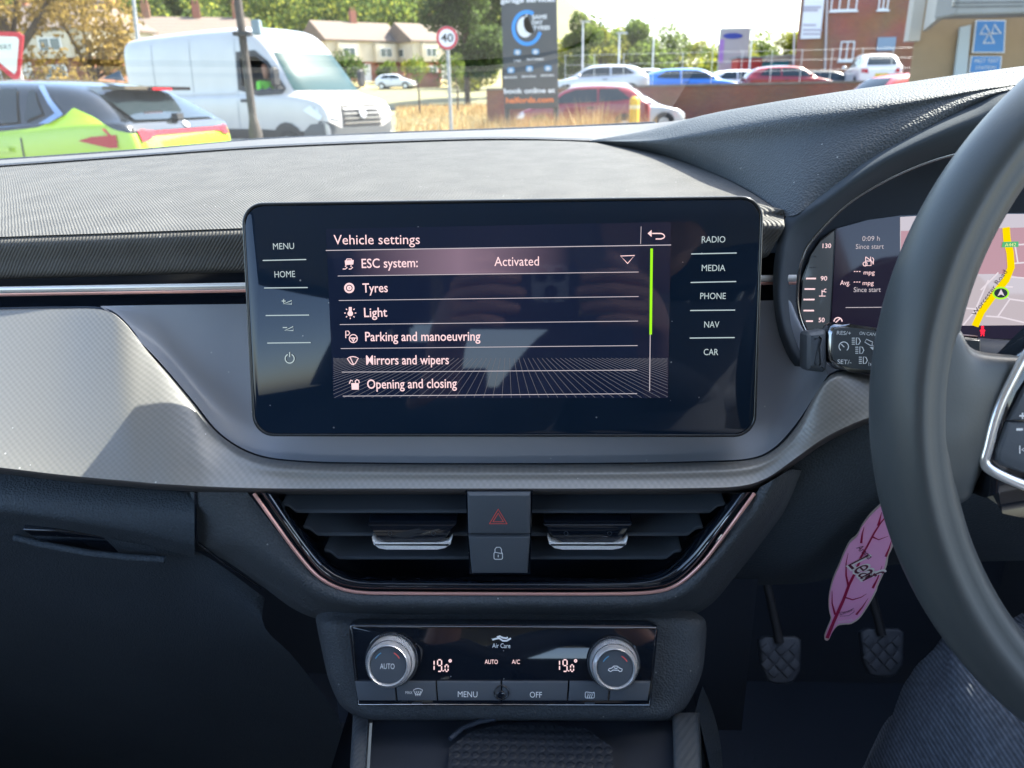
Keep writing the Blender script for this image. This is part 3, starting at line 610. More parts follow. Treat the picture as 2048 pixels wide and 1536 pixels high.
def dial(px, py, r, lab):
    a, b_ = CP.flat(px, py); a2, _ = CP.flat(px+r, py); rr_ = a2-a
    def ringpts(rad, h, n=72, rib=0): return [CP.pt(a+(rad+(rib*(k % 2)))*math.cos(2*math.pi*k/n), b_+(rad+(rib*(k % 2)))*math.sin(2*math.pi*k/n), h) for k in range(n)]
    def loft(nm, prof, m_, n=72, rib=0, cap=False, sm=35):
        vs = []; fs = []
        for rad, h, rb in prof: vs += ringpts(rad, h, n, rb*rib)
        for i in range(len(prof)-1):
            for k in range(n): fs.append((i*n+k, i*n+(k+1) % n, (i+1)*n+(k+1) % n, (i+1)*n+k))
        if cap: fs.append(tuple((len(prof)-1)*n+k for k in range(n)))
        return mesh(nm, vs, fs, m_, clim, sm)
    loft('dial_collar', [(rr_*1.20, .001, 0), (rr_*1.17, .004, 0), (rr_*1.07, .0035, 0), (rr_*1.04, .001, 0)], M['black'])
    loft('dial_ribs', [(rr_*1.0, .001, 1), (rr_*.97, .0115, 1)], ribm, n=144, rib=.0008, sm=10)
    loft('dial_bezel', [(rr_*.97, .0113, 0), (rr_*.94, .0135, 0), (rr_*.84, .0150, 0), (rr_*.79, .0142, 0), (rr_*.78, .0125, 0)], M['chrome'])
    loft('dial_cap', [(rr_*.775, .0122, 0), (rr_*.76, .0138, 0), (rr_*.5, .0142, 0), (rr_*.2, .0143, 0)], btn, cap=True)
    cx, cy = CP.pt(a, b_, .0145), None
    # pixel position of the cap centre
    v = cx-CAM; k = F/v.dot(fw); X, Y = 1024+v.dot(rt)*k, 768-v.dot(up)*k
    TP = Plane(X, Y, cx.y, 24, o=cx)
    icon('cold_mark', TP, [circ(X, Y-2, 27, 118, 152, 8)], .0006, .0004, M['blue'], clim)
    icon('hot_mark', TP, [circ(X, Y-2, 27, 28, 62, 8)], .0006, .0004, M['red'], clim)
    if lab: text(TP, 'AUTO', X-15, X+14, Y+6, 11.5, M['white'], clim, .0004, 'dial_text')
    else: icon('recirculation_icon', TP, [[(X-14, Y+2), (X-12, Y-1), (X-7, Y-2), (X-3, Y-6), (X+4, Y-6), (X+9, Y-2), (X+14, Y), (X+13, Y+4), (X+9, Y+5), (X+6, Y+2), (X-5, Y+2), (X-9, Y+5), (X-14, Y+2)], [(X-3, Y-3), (X+2, Y-1), (X+5, Y-3)]], .0005, .0004, M['white'], clim)
dial(786, 1316, 45, True); dial(1226, 1322, 45, False)
for x in (835, 1179): prism('status_lamp', CP, [(x-10, 1403), (x+10, 1403), (x+10, 1406.5), (x-10, 1406.5)], .0012, .0018, slatm, clim)
# ================================================================ INSTRUMENT CLUSTER
clus = empty('instrument_cluster', W(1800, 540, .5), 'digital instrument cluster with chrome arc, temperature scale and yellow road map', 'instrument cluster')
ring = pB[:-1][::-1]
ringc = [W(*p) for p in pB[::-1]] + [W(2400, 420, .46), W(2440, 560, .46), W(2400, 680, .46), W(2250, 750, .46)]
rp = spline(ringc, 6, closed=True)
tube('chrome_ring', rp, .0013, M['dchrome'], clus, closed=True, n=8)
ctr = sum(rp, Vector())/len(rp)
inr = [p.lerp(ctr, .035)+Vector((0, .012, 0)) for p in rp]; inr2 = [p.lerp(ctr, .06)+Vector((0, .05, 0)) for p in rp]
tube('inner_ring', [p.lerp(ctr, .02)+Vector((0, .004, 0)) for p in rp], .0009, M['dchrome'], clus, closed=True, n=6)
n_ = len(rp); vs = rp+inr+inr2; fs = [(k*n_+i, k*n_+(i+1) % n_, (k+1)*n_+(i+1) % n_, (k+1)*n_+i) for k in (0, 1) for i in range(n_)]
mesh('tunnel', vs, fs, M['dark'], clus, 80)
CL = Plane(1800, 540, .505, 12)
prism('cluster_backing', CL, [(1560, 270), (2520, 270), (2520, 800), (1560, 800)], -.006, -.002, M['dark'], clus)
arch = [(1608, 700), (1600, 640), (1603, 560), (1618, 520), (1640, 480), (1673, 457), (1735, 440), (1800, 431), (1900, 426), (2100, 426), (2300, 440), (2420, 520), (2420, 690)]
prism('cluster_glass', CL, arch, -.002, 0, M['gloss'], clus)
sm = lambda nm, c_, s_: mat(nm, (.008, .018, .036), .05, emit=c_, es=s_*.34)
prism('trip_display', CL, [(1672, 458), (1735, 441), (1799, 432), (1801, 690), (1660, 690)], .0001, .0006, sm('lit trip panel', (.022, .014, .030), .35), clus)
prism('scale_panel', CL, [(1606, 690), (1602, 620), (1606, 560), (1622, 510), (1640, 484), (1668, 462), (1657, 690)], .0001, .0006, sm('grey scale panel', (.07, .085, .10), .4), clus)
icon('edge_line', CL, [[(1670, 460), (1658, 655)]], .0006, .0009, slatm, clus)
E2 = M['etx2']
text(CL, '0:09 h', 1723, 1758, 482, 10, E2, clus, .001, 'trip_text'); text(CL, 'Since start', 1710, 1766, 498, 10, E2, clus, .001, 'trip_text')
text(CL, 'mpg', 1726, 1748, 549, 9, E1, clus, .001, 'trip_text'); text(CL, 'mpg', 1724, 1746, 570, 9, E1, clus, .001, 'trip_text')
text(CL, 'Avg.', 1679, 1699, 570, 10, E1, clus, .001, 'trip_text'); text(CL, 'Since start', 1706, 1760, 584, 10, E2, clus, .001, 'trip_text')
for y in (543, 564):
    for k in range(3): icon('dash_mark', CL, [[(1712+k*5-y*.01, y), (1715+k*5-y*.01, y)]], .0005, .001, E1, clus)
icon('fuel_icon', CL, [rrect(1730, 514, 1740, 522, 1, 2)+[(1740, 521)], [(1730, 520), (1730, 531), (1741, 531), (1741, 520)], [(1741, 523), (1744, 524), (1745, 529), (1746, 518), (1743, 515)], circ(1729, 528, 4)], .0005, .001, E1, clus)
icon('divider', CL, [[(1690, 615), (1801, 614)]], .0004, .001, E2, clus)
for s, x0_, x1_, y in (('130', 1644, 1661, 496), ('90', 1640, 1653, 561), ('50', 1636, 1648, 644)): text(CL, s, x0_, x1_, y, 9, E1, clus, .001, 'scale_number', bold=.01)
for x0_, x1_, y in ((1611, 1631, 557), (1608, 1629, 578), (1606, 1628, 599), (1606, 1627, 621), (1611, 1625, 642)): icon('scale_tick', CL, [[(x0_, y), (x1_, y)]], .0010, .001, E1, clus)
for x0_, x1_, y in ((1622, 1633, 513), (1618, 1632, 535)): icon('scale_tick', CL, [[(x0_, y), (x1_, y)]], .0004, .001, slatm, clus)
icon('coolant_icon', CL, [[(1643, 580), (1643, 592)], [(1637, 592), (1650, 592)], [(1643, 583), (1647, 583)], circ(1650, 581, 3, 60, 300, 8)], .0005, .001, E1, clus)
icon('cruise_icon', CL, [circ(1675, 643, 8, 0, 180, 12), [(1670, 645), (1680, 636)]], .0007, .001, E1, clus)
prism('map_display', CL, [(1800, 434), (1900, 428), (2100, 428), (2300, 440), (2400, 520), (2400, 648), (1800, 652)], .0001, .0006, sm('lit map ground', (.60, .52, .55), .55), clus)
prism('map_upper_tint', CL, [(1801, 462), (2048, 455), (2060, 560), (2010, 548), (1801, 548)], .0006, .0008, sm('lit map rose', (.55, .26, .28), .5), clus)
mr = emis('map road yellow', (.86, .62, .0), .24); mw = emis('map street white', (.78, .70, .76), .21)
icon('map_main_road', CL, [[(1948, 652), (1960, 625), (1985, 590), (2010, 560), (2020, 535), (2018, 505), (2012, 480), (2010, 455)]], .0046, .0012, mr, clus)
for L_ in ([(1925, 650), (1948, 622), (1975, 560)], [(1928, 616), (1950, 618)], [(1970, 632), (2000, 634), (2060, 648)], [(1994, 633), (2018, 598), (2008, 590)], [(2018, 598), (2060, 604)], [(2020, 554), (2060, 557)], [(2010, 573), (2024, 574)], [(2024, 527), (2060, 524)], [(2028, 490), (2034, 527)], [(2024, 490), (2060, 488)], [(1995, 545), (1960, 580)]):
    icon('map_street', CL, [L_], .0010, .0010, mw, clus)
icon('map_position_ring', CL, [circ(1999, 586, 15, ry=11, n=24)], .0012, .0014, emis('map lime', (.35, .75, .04), .26), clus)
icon('map_position_disc', CL, [], 0, .0015, mat('map disc', (.03, .03, .03), .3), clus, fills=[circ(1999, 586, 13.5, ry=9.5)[:-1]])
icon('map_position_arrow', CL, [], 0, .0017, mw, clus, fills=[[(1999, 578), (2006, 592), (1999, 588.5), (1992, 592)]])
prism('map_route_sign', CL, [(2003, 484), (2034, 483), (2034, 494), (2001, 495)], .0012, .0016, sm('route green', (.03, .33, .06), .7), clus)
text(CL, 'A442', 2006, 2028, 493, 7, mat('sign lettering', (.2, .2, .05), .5, emit=(.7, .75, .3), es=.25), clus, .002, 'route_text')
a_, b_ = CL.flat(1948, 632); a2, b2 = CL.flat(2012, 544)
text(CL, 'Worcester Road', 1948, 2012, 632, 10, mat('map lettering', (.05, .03, .03), .5), clus, .0016, 'road_name_text', slope=544, rot=.0046)
prism('warning_strip', CL, [(1800, 653), (2400, 649), (2400, 676), (1800, 678)], .0001, .0008, sm('lit strip', (.03, .02, .04), .4), clus)
icon('seat_belt_warning', CL, [[(1958, 662), (1963, 656), (1968, 662)], [(1960, 672), (1963, 664), (1966, 672)]], .0007, .0012, emis('warning red', (1, .02, .05), .35), clus, fills=[circ(1963, 654, 3)[:-1], [(1960, 659), (1966, 659), (1967, 668), (1959, 668)]])
woodm = bump(vary(mat('mottled brown trim', (.10, .075, .06), .3), 30, .4), 'noise', 300, .0002, .3)  # brown base colour mottled by noise
prism('cluster_lower_trim', CL, [(1800, 679), (2400, 677), (2400, 760), (1800, 760)], .0001, .004, woodm, clus)
# ================================================================ STEERING WHEEL
wc = CAM + Vector((.3148, .3091, -.12166)); al, ga = .2746, .0161
wr = Vector((math.cos(ga), math.sin(ga), 0)); wu = Vector((-math.sin(ga)*math.sin(al), math.cos(ga)*math.sin(al), math.cos(al))); wn = wr.cross(wu)
WR, Wa, Wb = .1659, .0135, .0200
whl = empty('steering_wheel', wc, 'large grey leather steering wheel rim curving across the right side of the cabin', 'steering wheel')
vs = []; fs = []; NT, NP = 160, 40
for i in range(NT):
    T = 2*math.pi*i/NT
    side = math.exp(-((abs((math.degrees(T) % 360)-180)-0)/34)**2)
    for j in range(NP):
        ph = 2*math.pi*j/NP; a, b = Wa, Wb
        g = math.exp(-((math.degrees(ph)-100)/17)**2)*.0020
        k = 1-g/.018
        x = (WR + a*math.cos(ph)*k - (side*.001 if math.cos(ph) < 0 else 0)*-math.cos(ph)); y = b*math.sin(ph)*k
        vs.append(wc + wr*(x*math.cos(T)) + wu*(x*math.sin(T)) + wn*y)
for i in range(NT):
    for j in range(NP): fs.append((i*NP+j, i*NP+(j+1) % NP, ((i+1) % NT)*NP+(j+1) % NP, ((i+1) % NT)*NP+j))
mesh('rim', vs, fs, M['rim'], whl, 180)
WP = Plane(0, 0, 1, math.degrees(al), math.degrees(ga), o=wc)
WK = Plane(0, 0, 1, math.degrees(al), math.degrees(ga), o=wc+wn*.0115)
def wsurf(name, rows, m, **k): return surf(name, [[WP.at(x, y, h) for x, y, h in r] for r in rows], m, whl, world=True, **k)
sp = [[(1880, 630, .0150), (1920, 660, .010), (1950, 700, .004), (2050, 712, .0)],
      [(1880, 645, .0165), (1922, 676, .0150), (1956, 712, .0120), (2048, 720, .0105)],
      [(1880, 745, .0168), (1925, 748, .0160), (1968, 754, .0140), (2022, 762, .0120)],
      [(1880, 822, .0168), (1925, 822, .0160), (1960, 824, .0145), (1990, 828, .0120)],
      [(1880, 905, .0168), (1925, 900, .0155), (1952, 898, .0135), (1972, 900, .0110)],
      [(1880, 1000, .0150), (1930, 985, .0120), (1950, 955, .010), (1964, 934, .008)],
      [(1880, 1020, .008), (1934, 1000, .002), (1954, 965, -.002), (1968, 940, -.004)]]
wsurf('spoke', sp, M['rim'], nu=6, nv=5, smooth=100, thick=.012)
tr = [(2120, 640, .013), (2060, 700, .0135), (2024, 762, .0135), (1994, 828, .0130), (1976, 895, .0120), (1970, 925, .0115), (1990, 945, .0120), (2060, 975, .0125), (2150, 1000, .0125)]
tube('chrome_spoke_trim', spline([WP.at(*p) for p in tr], 6), .0021, M['chrome'], whl, n=10, flat=.7)
prism('button_pod', WK, [(2300, 560), (2120, 650), (2058, 712), (2022, 775), (1996, 835), (1978, 900), (1976, 922), (1996, 938), (2060, 968), (2300, 1040)], -.0215, 0, M['black'], whl, bevel=.001)
prism('lower_cover', WP, [(1956, 935), (1968, 930), (2010, 950), (2300, 1045), (2300, 1110), (2060, 1035), (1990, 1000), (1955, 990)], -.012, .008, M['black'], whl, bevel=.004)
prism('volume_key', WK, [(2300, 640), (2120, 690), (2058, 752), (2040, 785), (2012, 840), (2300, 845)], 0, .0025, btn, whl, bevel=.0012)
prism('track_key', WK, [(2011, 843), (2300, 848), (2300, 1010), (2060, 950), (2000, 930), (1990, 920), (1990, 900)], 0, .0025, btn, whl, bevel=.0012)
icon('plus_mark', WK, [[(2030, 830), (2043, 830)], [(2036.5, 824), (2036.5, 836)]], .0007, .0028, M['white'], whl)
icon('minus_mark', WK, [[(2024, 857), (2037, 857)]], .0010, .0028, M['white'], whl)
icon('previous_mark', WK, [[(2031, 889), (2031, 905)], [(2047, 889), (2035, 897), (2047, 905), (2047, 889)]], .0005, .0028, M['white'], whl)
hub = [(.075*math.cos(R(a)), .065*math.sin(R(a))) for a in range(0, 360, 15)]
prism('airbag_cover', WP, hub, -.02, .018, M['leather2'], whl, px=False, bevel=.008)
prism('spoke', WP, [(.06, -.03), (.155, -.02), (.155, .03), (.06, .03)], -.008, .012, M['rim'], whl, px=False, bevel=.004)
prism('spoke', WP, [(-.02, -.155), (.02, -.155), (.025, -.06), (-.025, -.06)], -.008, .010, M['dchrome'], whl, px=False, bevel=.003)
cyl('column_shroud', wc-wn*.02-wu*.060, wc-wn*.10-wu*.088, .036, M['dark'], whl, r2=.038, n=32)
# ================================================================ CONTROL STALK
SP = Plane(1700, 702, .400, 14, -6)
stk = empty('cruise_and_light_stalk', W(1700, 702, .4), 'dark control stalk marked RES/+ and SET/- with headlamp symbols beside the wheel rim', 'control stalk')
body = [(1672, 646), (1700, 648), (1800, 662), (1960, 672), (1960, 765), (1800, 756), (1700, 745), (1672, 738), (1659, 722), (1655, 700), (1656, 665), (1661, 652)]
prism('stalk_body', SP, body, -.014, .0000, M['dchrome'], stk, bevel=.0030)
prism('stalk_face', SP, [(1676, 653), (1700, 655), (1800, 668), (1960, 678), (1960, 755), (1800, 746), (1702, 736), (1678, 730), (1666, 718), (1662, 700), (1663, 670), (1668, 657)], -.001, .0012, bump(mat('stalk face plastic', (.07, .08, .09), .35), 'noise', 900, .0001, .3), stk, bevel=.0010)
prism('stalk_tip', SP, [(1618, 664), (1650, 659), (1655, 664), (1655, 738), (1648, 745), (1616, 742), (1612, 735), (1613, 670)], -.016, .001, btn, stk, bevel=.0045)
hS = .0015
text(SP, 'RES/+', 1672, 1700, 669, 8, M['white'], stk, hS, 'stalk_text', slope=670); text(SP, 'SET/-', 1673, 1701, 727, 9, M['white'], stk, hS, 'stalk_text', slope=728)
text(SP, 'ON', 1717, 1728, 669, 6.5, M['white'], stk, hS, 'stalk_text', slope=670); text(SP, 'CANCEL', 1731, 1764, 670, 6.5, M['white'], stk, hS, 'stalk_text', slope=673)
icon('speedometer_symbol', SP, [circ(1686, 693, 9.5, -50, 230, 16), [(1681, 688), (1687, 694)]], .0005, hS, M['white'], stk)
for x, y in ((1712, 682), (1719, 700), (1726, 720)):
    icon('headlamp_symbol', SP, [[(x-1, y-7), (x-1, y+7), (x+4, y+6), (x+7, y), (x+4, y-6), (x-1, y-7)]]+[[(x-10, y-6+4*k), (x-4, y-6+4*k)] for k in range(4)], .00045, hS, M['white'], stk)
text(SP, '1x', 1735, 1742, 731, 8, M['white'], stk, hS, 'stalk_text')
icon('lever_symbol', SP, [[(1731, 678), (1744, 684), (1742, 688), (1746, 692), (1738, 690), (1728, 684), (1731, 678)]], .0004, hS, M['white'], stk, fills=[[(1738, 694), (1760, 694), (1760, 716)]])
cyl('stalk_arm', SP.at(1900, 715, -.01), SP.at(2140, 735, -.03), .012, M['dark'], stk)
# ================================================================ LEAF AIR FRESHENER
LP = Plane(1715, 1150, .405, -6, -14)
leaf = empty('leaf_air_freshener', W(1715, 1150, .405), 'pink leaf shaped air freshener reading Aroma Leaf hanging behind the wheel', 'air freshener')
lo = [(1768, 1004), (1752, 1020), (1740, 1032), (1725, 1052), (1715, 1072), (1700, 1085), (1688, 1108), (1680, 1128), (1670, 1150), (1663, 1170), (1658, 1195), (1658, 1220), (1662, 1240), (1656, 1256), (1649, 1275), (1652, 1281), (1658, 1279), (1664, 1266), (1675, 1252), (1690, 1249), (1702, 1248), (1718, 1238), (1730, 1222), (1742, 1203), (1753, 1182), (1756, 1172), (1766, 1150), (1774, 1130), (1777, 1112), (1785, 1095), (1790, 1076), (1796, 1050), (1797, 1020), (1790, 990), (1775, 985)]
lo = [tuple(v) for v in spline([Vector((x, y, 0)) for x, y in lo], 3, closed=True)]; lo = [(v[0], v[1]) for v in lo]
prism('card', LP, lo, -.0022, 0, mat('cream card', (.70, .55, .50), .7), leaf)
cx_ = sum(p[0] for p in lo)/len(lo); cy_ = sum(p[1] for p in lo)/len(lo)
pinkm = vary(mat('printed pink', (.98, .44, .72), .5), 30, .1, col2=(.94, .40, .68))
prism('printed_face', LP, [(x+(cx_-x)*.05-1.5, y+(cy_-y)*.03-1) for x, y in lo], .0001, .0004, pinkm, leaf)
vm = mat('crimson print', (.42, .01, .08), .5); dm = mat('plum print', (.13, .02, .05), .5); wm = mat('halo print', (.90, .82, .80), .6)
def taper(name, ln, w0, w1, m_):
    bm = bmesh.new(); P = [Vector(LP.flat(*p)) for p in ln]; n__ = len(P); A_ = []; B_ = []
    for i in range(n__):
        t = (P[min(i+1, n__-1)]-P[max(i-1, 0)]).normalized(); q = Vector((-t.y, t.x)); w_ = w0+(w1-w0)*i/(n__-1)
        A_.append(bm.verts.new(LP.pt(*(P[i]+q*w_/2), .0007))); B_.append(bm.verts.new(LP.pt(*(P[i]-q*w_/2), .0007)))
    for i in range(n__-1): bm.faces.new((A_[i], B_[i], B_[i+1], A_[i+1]))
    return bmobj(name, bm, m_, leaf)
taper('midrib', [(1654, 1275), (1668, 1240), (1686, 1200), (1698, 1168), (1712, 1140), (1722, 1112), (1732, 1095), (1748, 1065), (1760, 1046), (1776, 1026)], .0020, .0006, vm)
for L_ in ([(1670, 1228), (1664, 1205), (1664, 1180)], [(1697, 1172), (1692, 1150), (1692, 1125), (1696, 1105)], [(1686, 1192), (1705, 1198), (1722, 1193), (1733, 1186)], [(1744, 1072), (1757, 1078), (1776, 1071)], [(1756, 1050), (1760, 1035), (1763, 1023)], [(1722, 1085), (1724, 1068), (1728, 1052)], [(1712, 1228), (1725, 1212), (1736, 1195)], [(1745, 1175), (1755, 1155), (1764, 1130)], [(1771, 1112), (1778, 1095), (1783, 1078)]):
    taper('vein', L_, .0013, .0002, vm)
def ltxt(s, p0, p1, cap, m_, h, nm, bold=0):
    text(LP, s, p0[0], p1[0], p0[1], 10, m_, leaf, h, nm, slope=p1[1], rot=cap, bold=bold)
ltxt('Leaf', (1695, 1128), (1729, 1163), .020, wm, .0009, 'print_halo', .07); ltxt('Leaf', (1695, 1128), (1729, 1163), .020, dm, .0011, 'leaf_text')
ltxt('Aroma', (1712, 1094), (1736, 1117), .0060, dm, .0011, 'aroma_text')
icon('small_leaf_mark', LP, [[(1730, 1156), (1733, 1146), (1743, 1142), (1742, 1152), (1730, 1156)], [(1730, 1156), (1740, 1145)]], .0004, .0011, dm, leaf)
icon('scent_label', LP, [[(1679, 1222), (1695, 1221), (1707, 1214), (1708, 1221), (1697, 1229), (1680, 1230), (1679, 1222)]], .0003, .0011, dm, leaf)
ltxt('BUBBLEGUM', (1682, 1228), (1706, 1219), .0020, dm, .0011, 'scent_text')
ltxt('Aroma Leaf', (1676, 1243), (1705, 1238), .0020, wm, .0011, 'scent_text')
tube('hanging_cord', [LP.at(1780, 995, 0), LP.at(1790, 930, -.004), LP.at(1800, 820, -.01), LP.at(1815, 745, -.01)], .0005, M['white'], leaf, n=5)
# ================================================================ TUNNEL CONSOLE, FLOOR, PEDALS
tun = empty('centre_tunnel_console', CAM+Vector((0, .3, -.5)), 'dark open storage tray with ribbed side rails below the climate panel', 'console tray')
for nm, a in (('side_rail', [(706, 1430, .362), (703, 1480, .335), (698, 1560, .30), (690, 1700, .25)]), ('side_rail', [(1372, 1425, .362), (1374, 1480, .335), (1377, 1560, .30), (1385, 1700, .25)])):
    wl = (0, 32) if a[0][0] < 1000 else (-28, 24)
    surf(nm, [[(x+wl[0], y, Y+.002) for x, y, Y in a], [(x+wl[0]+6, y, Y-.004) for x, y, Y in a], [(x+wl[1]-6, y, Y-.004) for x, y, Y in a], [(x+wl[1], y, Y+.002) for x, y, Y in a], [(x+wl[1]+(2 if wl[0] == 0 else 4), y, Y+.06) for x, y, Y in a]], bump(mat('ribbed rail plastic', (.07, .08, .09), .5), 'wave', 90, .0004, .5, rot=(0, 0, 30)), tun, nu=4, nv=4, smooth=80)
def pz(px, py, z):
    d = ray(px, py); return CAM + d*(z/d.z)
padm = mat('dotted rubber mat', (.010, .015, .024), .6); t, n, l, b = nodes(padm)
tc = n.new('ShaderNodeTexCoord'); v_ = n.new('ShaderNodeTexVoronoi'); v_.inputs['Scale'].default_value = 190; v_.inputs['Randomness'].default_value = .0
l.new(tc.outputs['Object'], v_.inputs['Vector']); mr_ = n.new('ShaderNodeMapRange'); mr_.inputs[1].default_value = .25; mr_.inputs[2].default_value = .45; mr_.inputs[3].default_value = 1; mr_.inputs[4].default_value = 0
l.new(v_.outputs['Distance'], mr_.inputs[0]); bp_ = n.new('ShaderNodeBump'); bp_.inputs['Distance'].default_value = .0004; l.new(mr_.outputs[0], bp_.inputs['Height']); l.new(bp_.outputs[0], b.inputs['Normal'])
zf = -.345
P4 = [pz(745, 1438, zf), pz(1345, 1438, zf), pz(1350, 1700, zf), pz(730, 1700, zf)]
mesh('tray_floor', P4+[p-Vector((0, 0, .004)) for p in P4], [(3, 2, 1, 0), (4, 5, 6, 7), (0, 1, 5, 4), (1, 2, 6, 5), (2, 3, 7, 6), (3, 0, 4, 7)], mat('tray plastic', (.016, .022, .034), .6), tun)
mat_pts = [pz(x, y, zf+.003) for x, y in ((900, 1500), (940, 1468), (1010, 1452), (1090, 1450), (1170, 1462), (1225, 1500), (1250, 1700), (880, 1700))]
bm = bmesh.new(); f = bm.faces.new([bm.verts.new(p) for p in mat_pts]); r_ = bmesh.ops.extrude_face_region(bm, geom=[f]); bmesh.ops.translate(bm, vec=(0, 0, .002), verts=[e for e in r_['geom'] if isinstance(e, bmesh.types.BMVert)])
bmobj('charging_mat', bm, padm, tun, 40)
tube('mat_arc', [pz(x, y, zf+.006) for x, y in ((900, 1478), (925, 1456), (960, 1443), (990, 1438))], .0014, M['dark'], tun)
for sx_ in (-1, 1):
    a = W(690 if sx_ < 0 else 1400, 1445, .40); 
    mesh('tunnel_side', [a, a+Vector((0, -.35, -.02)), a+Vector((sx_*.02, -.35, -.5)), a+Vector((sx_*.02, .2, -.5)), a+Vector((0, .2, .0)), ], [(0, 1, 2, 3, 4)], M['dark'], tun)
box('tray_back_wall', CAM+Vector((-.01, .455, -.36)), (.30, .01, .16), M['dark'], tun)
surf('tunnel_flank', [[(1405, 1372, .43), (1425, 1420, .42), (1440, 1480, .40), (1447, 1560, .38), (1450, 1700, .33)], [(1385, 1440, .40), (1390, 1450, .40), (1395, 1500, .38), (1400, 1560, .36), (1400, 1700, .32)]], M['leather2'], tun, nu=4, nv=3)
pedm = bump(mat('pedal rubber', (.028, .034, .044), .5), 'noise', 400, .0005, .4)
PPl = Plane(1560, 1320, .88, 35)
def pedal(px, py, sc_, lab):
    q = Plane(px, py, .88, 38); e = empty('foot_pedal', q.o, lab, 'pedal', 'pedals in the dark footwell')
    x0, x1 = px-43*sc_, px+43*sc_; y0, y1 = py-48*sc_, py+48*sc_
    prism('pedal_plate', q, [(x0, y0+8), (x0+12, y0), (x1-12, y0), (x1, y0+8), (x1-2, y1-25), (x1-16, y1-4), (x1-28, y1), (x0+34, y1), (x0+20, y1-5), (x0+8, y1-28)], -.012, 0, pedm, e, bevel=.004)
    for i in range(-1, 3):
        for j in range(-1, 3):
            cx, cy = px-14*sc_+(i+j)*14*sc_*1.0, py-14+(j-i)*15*sc_+8
            if x0+10 < cx < x1-10 and y0+14 < cy < y1-14:
                prism('grip_stud', q, [(cx-12*sc_, cy), (cx, cy-13*sc_), (cx+12*sc_, cy), (cx, cy+13*sc_)], 0, .002, pedm, e, bevel=.0006)
    tube('pedal_arm', [q.o+Vector((0, .01, .02)), q.o+Vector((-.01, .06, .08)), q.o+Vector((-.02, .12, .20)), q.o+Vector((-.02, .18, .34))], .006, mat('blackened steel', (.006, .007, .009), .7), e, n=8)
pedal(1561, 1320, 1.0, 'left foot pedal with diamond pattern rubber, the clutch, in the dark footwell')
pedal(1766, 1305, 1.02, 'right foot pedal with diamond pattern rubber, nearer the steering wheel rim')
# ================================================================ CAR BODY SHELL
shell = empty('car_body', (0, 0, .3), 'body shell of the car the dashboard sits in, with its windscreen', 'car body')
hl = mat('pale headlining', (.45, .46, .47), .9); trimm = mat('dark door trim', (.05, .055, .065), .7); carp = bump(mat('dark carpet', (.022, .030, .045), .95), 'noise', 500, .001, .6)
Z = 1.25
box('floor_pan', (0, -.3, Z-.98), (1.5, 3.2, .04), carp, shell)
box('bulkhead', (0, 1.12, Z-.55), (1.5, .05, .88), carp, shell)
box('scuttle', (0, 1.04, Z-.115), (1.5, .16, .05), M['dark'], shell)
box('roof_panel', (0, -.80, Z+.315), (1.18, 2.1, .05), hl, shell, bevel=.02)
for s_ in (-1, 1):
    box('door_lower', (s_*.76, -.3, Z-.55), (.06, 2.9, .80), trimm, shell)
    tube('windscreen_pillar', [Vector((s_*.74, .95, Z-.06)), Vector((s_*.66, .60, Z+.14)), Vector((s_*.60, .26, Z+.30))], .028, trimm, shell, n=8)
    tube('centre_pillar', [Vector((s_*.73, -.75, Z-.15)), Vector((s_*.60, -.78, Z+.30))], .045, trimm, shell, n=8)
    tube('roof_rail', [Vector((s_*.60, .26, Z+.30)), Vector((s_*.59, -1.8, Z+.30))], .03, trimm, shell, n=8)
box('rear_panel', (0, -1.9, Z-.45), (1.5, .06, .95), trimm, shell)
box('bonnet', (0, 1.95, Z-.42), (1.5, 1.6, .03), mat('bonnet paint', (.04, .05, .07), .25, coat=1), shell)
glassm = paneglass('windscreen glass', (.90, .93, .90), .10)
gb0, gb1 = W(0, 318, .945), W(1310, 243, .945)
zb = CAM.z-.062
gv = [(-.78, .945, zb), (.78, .945, zb), (.60, .27, Z+.29), (-.60, .27, Z+.29)]
mesh('windscreen', gv, [(0, 1, 2, 3)], glassm, shell)
# front seats, out of view, added to darken the display's reflections
seatm = bump(vary(mat('charcoal seat cloth', (.045, .048, .055), .9), 60, .3), 'noise', 700, .0006, .5)
for sx_, lb in ((-.37, 'unseen charcoal cloth front passenger seat behind the camera'), (.37, 'unseen charcoal cloth driver seat behind the steering wheel')):
    st_ = empty('front_seat', (sx_, -.45, Z-.70), lb, 'seat')
    box('backrest', (sx_, -.62, Z-.30), (.50, .14, .66), seatm, st_, bevel=.05); box('seat_cushion', (sx_, -.30, Z-.68), (.50, .50, .14), seatm, st_, bevel=.05)
    box('headrest', (sx_, -.66, Z+.12), (.27, .10, .17), seatm, st_, bevel=.04)
    for q_ in (-.06, .06): cyl('headrest_post', (sx_+q_, -.65, Z), (sx_+q_, -.65, Z+.06), .007, M['dchrome'], st_)
bench = empty('rear_bench', (0, -1.4, Z-.7), 'unseen charcoal cloth rear bench seat at the back of the cabin', 'seat')  # unseen bench, added with the seats to block bright reflections
box('backrest', (0, -1.55, Z-.28), (1.3, .16, .62), seatm, bench, bevel=.05); box('seat_cushion', (0, -1.25, Z-.65), (1.3, .5, .16), seatm, bench, bevel=.05)
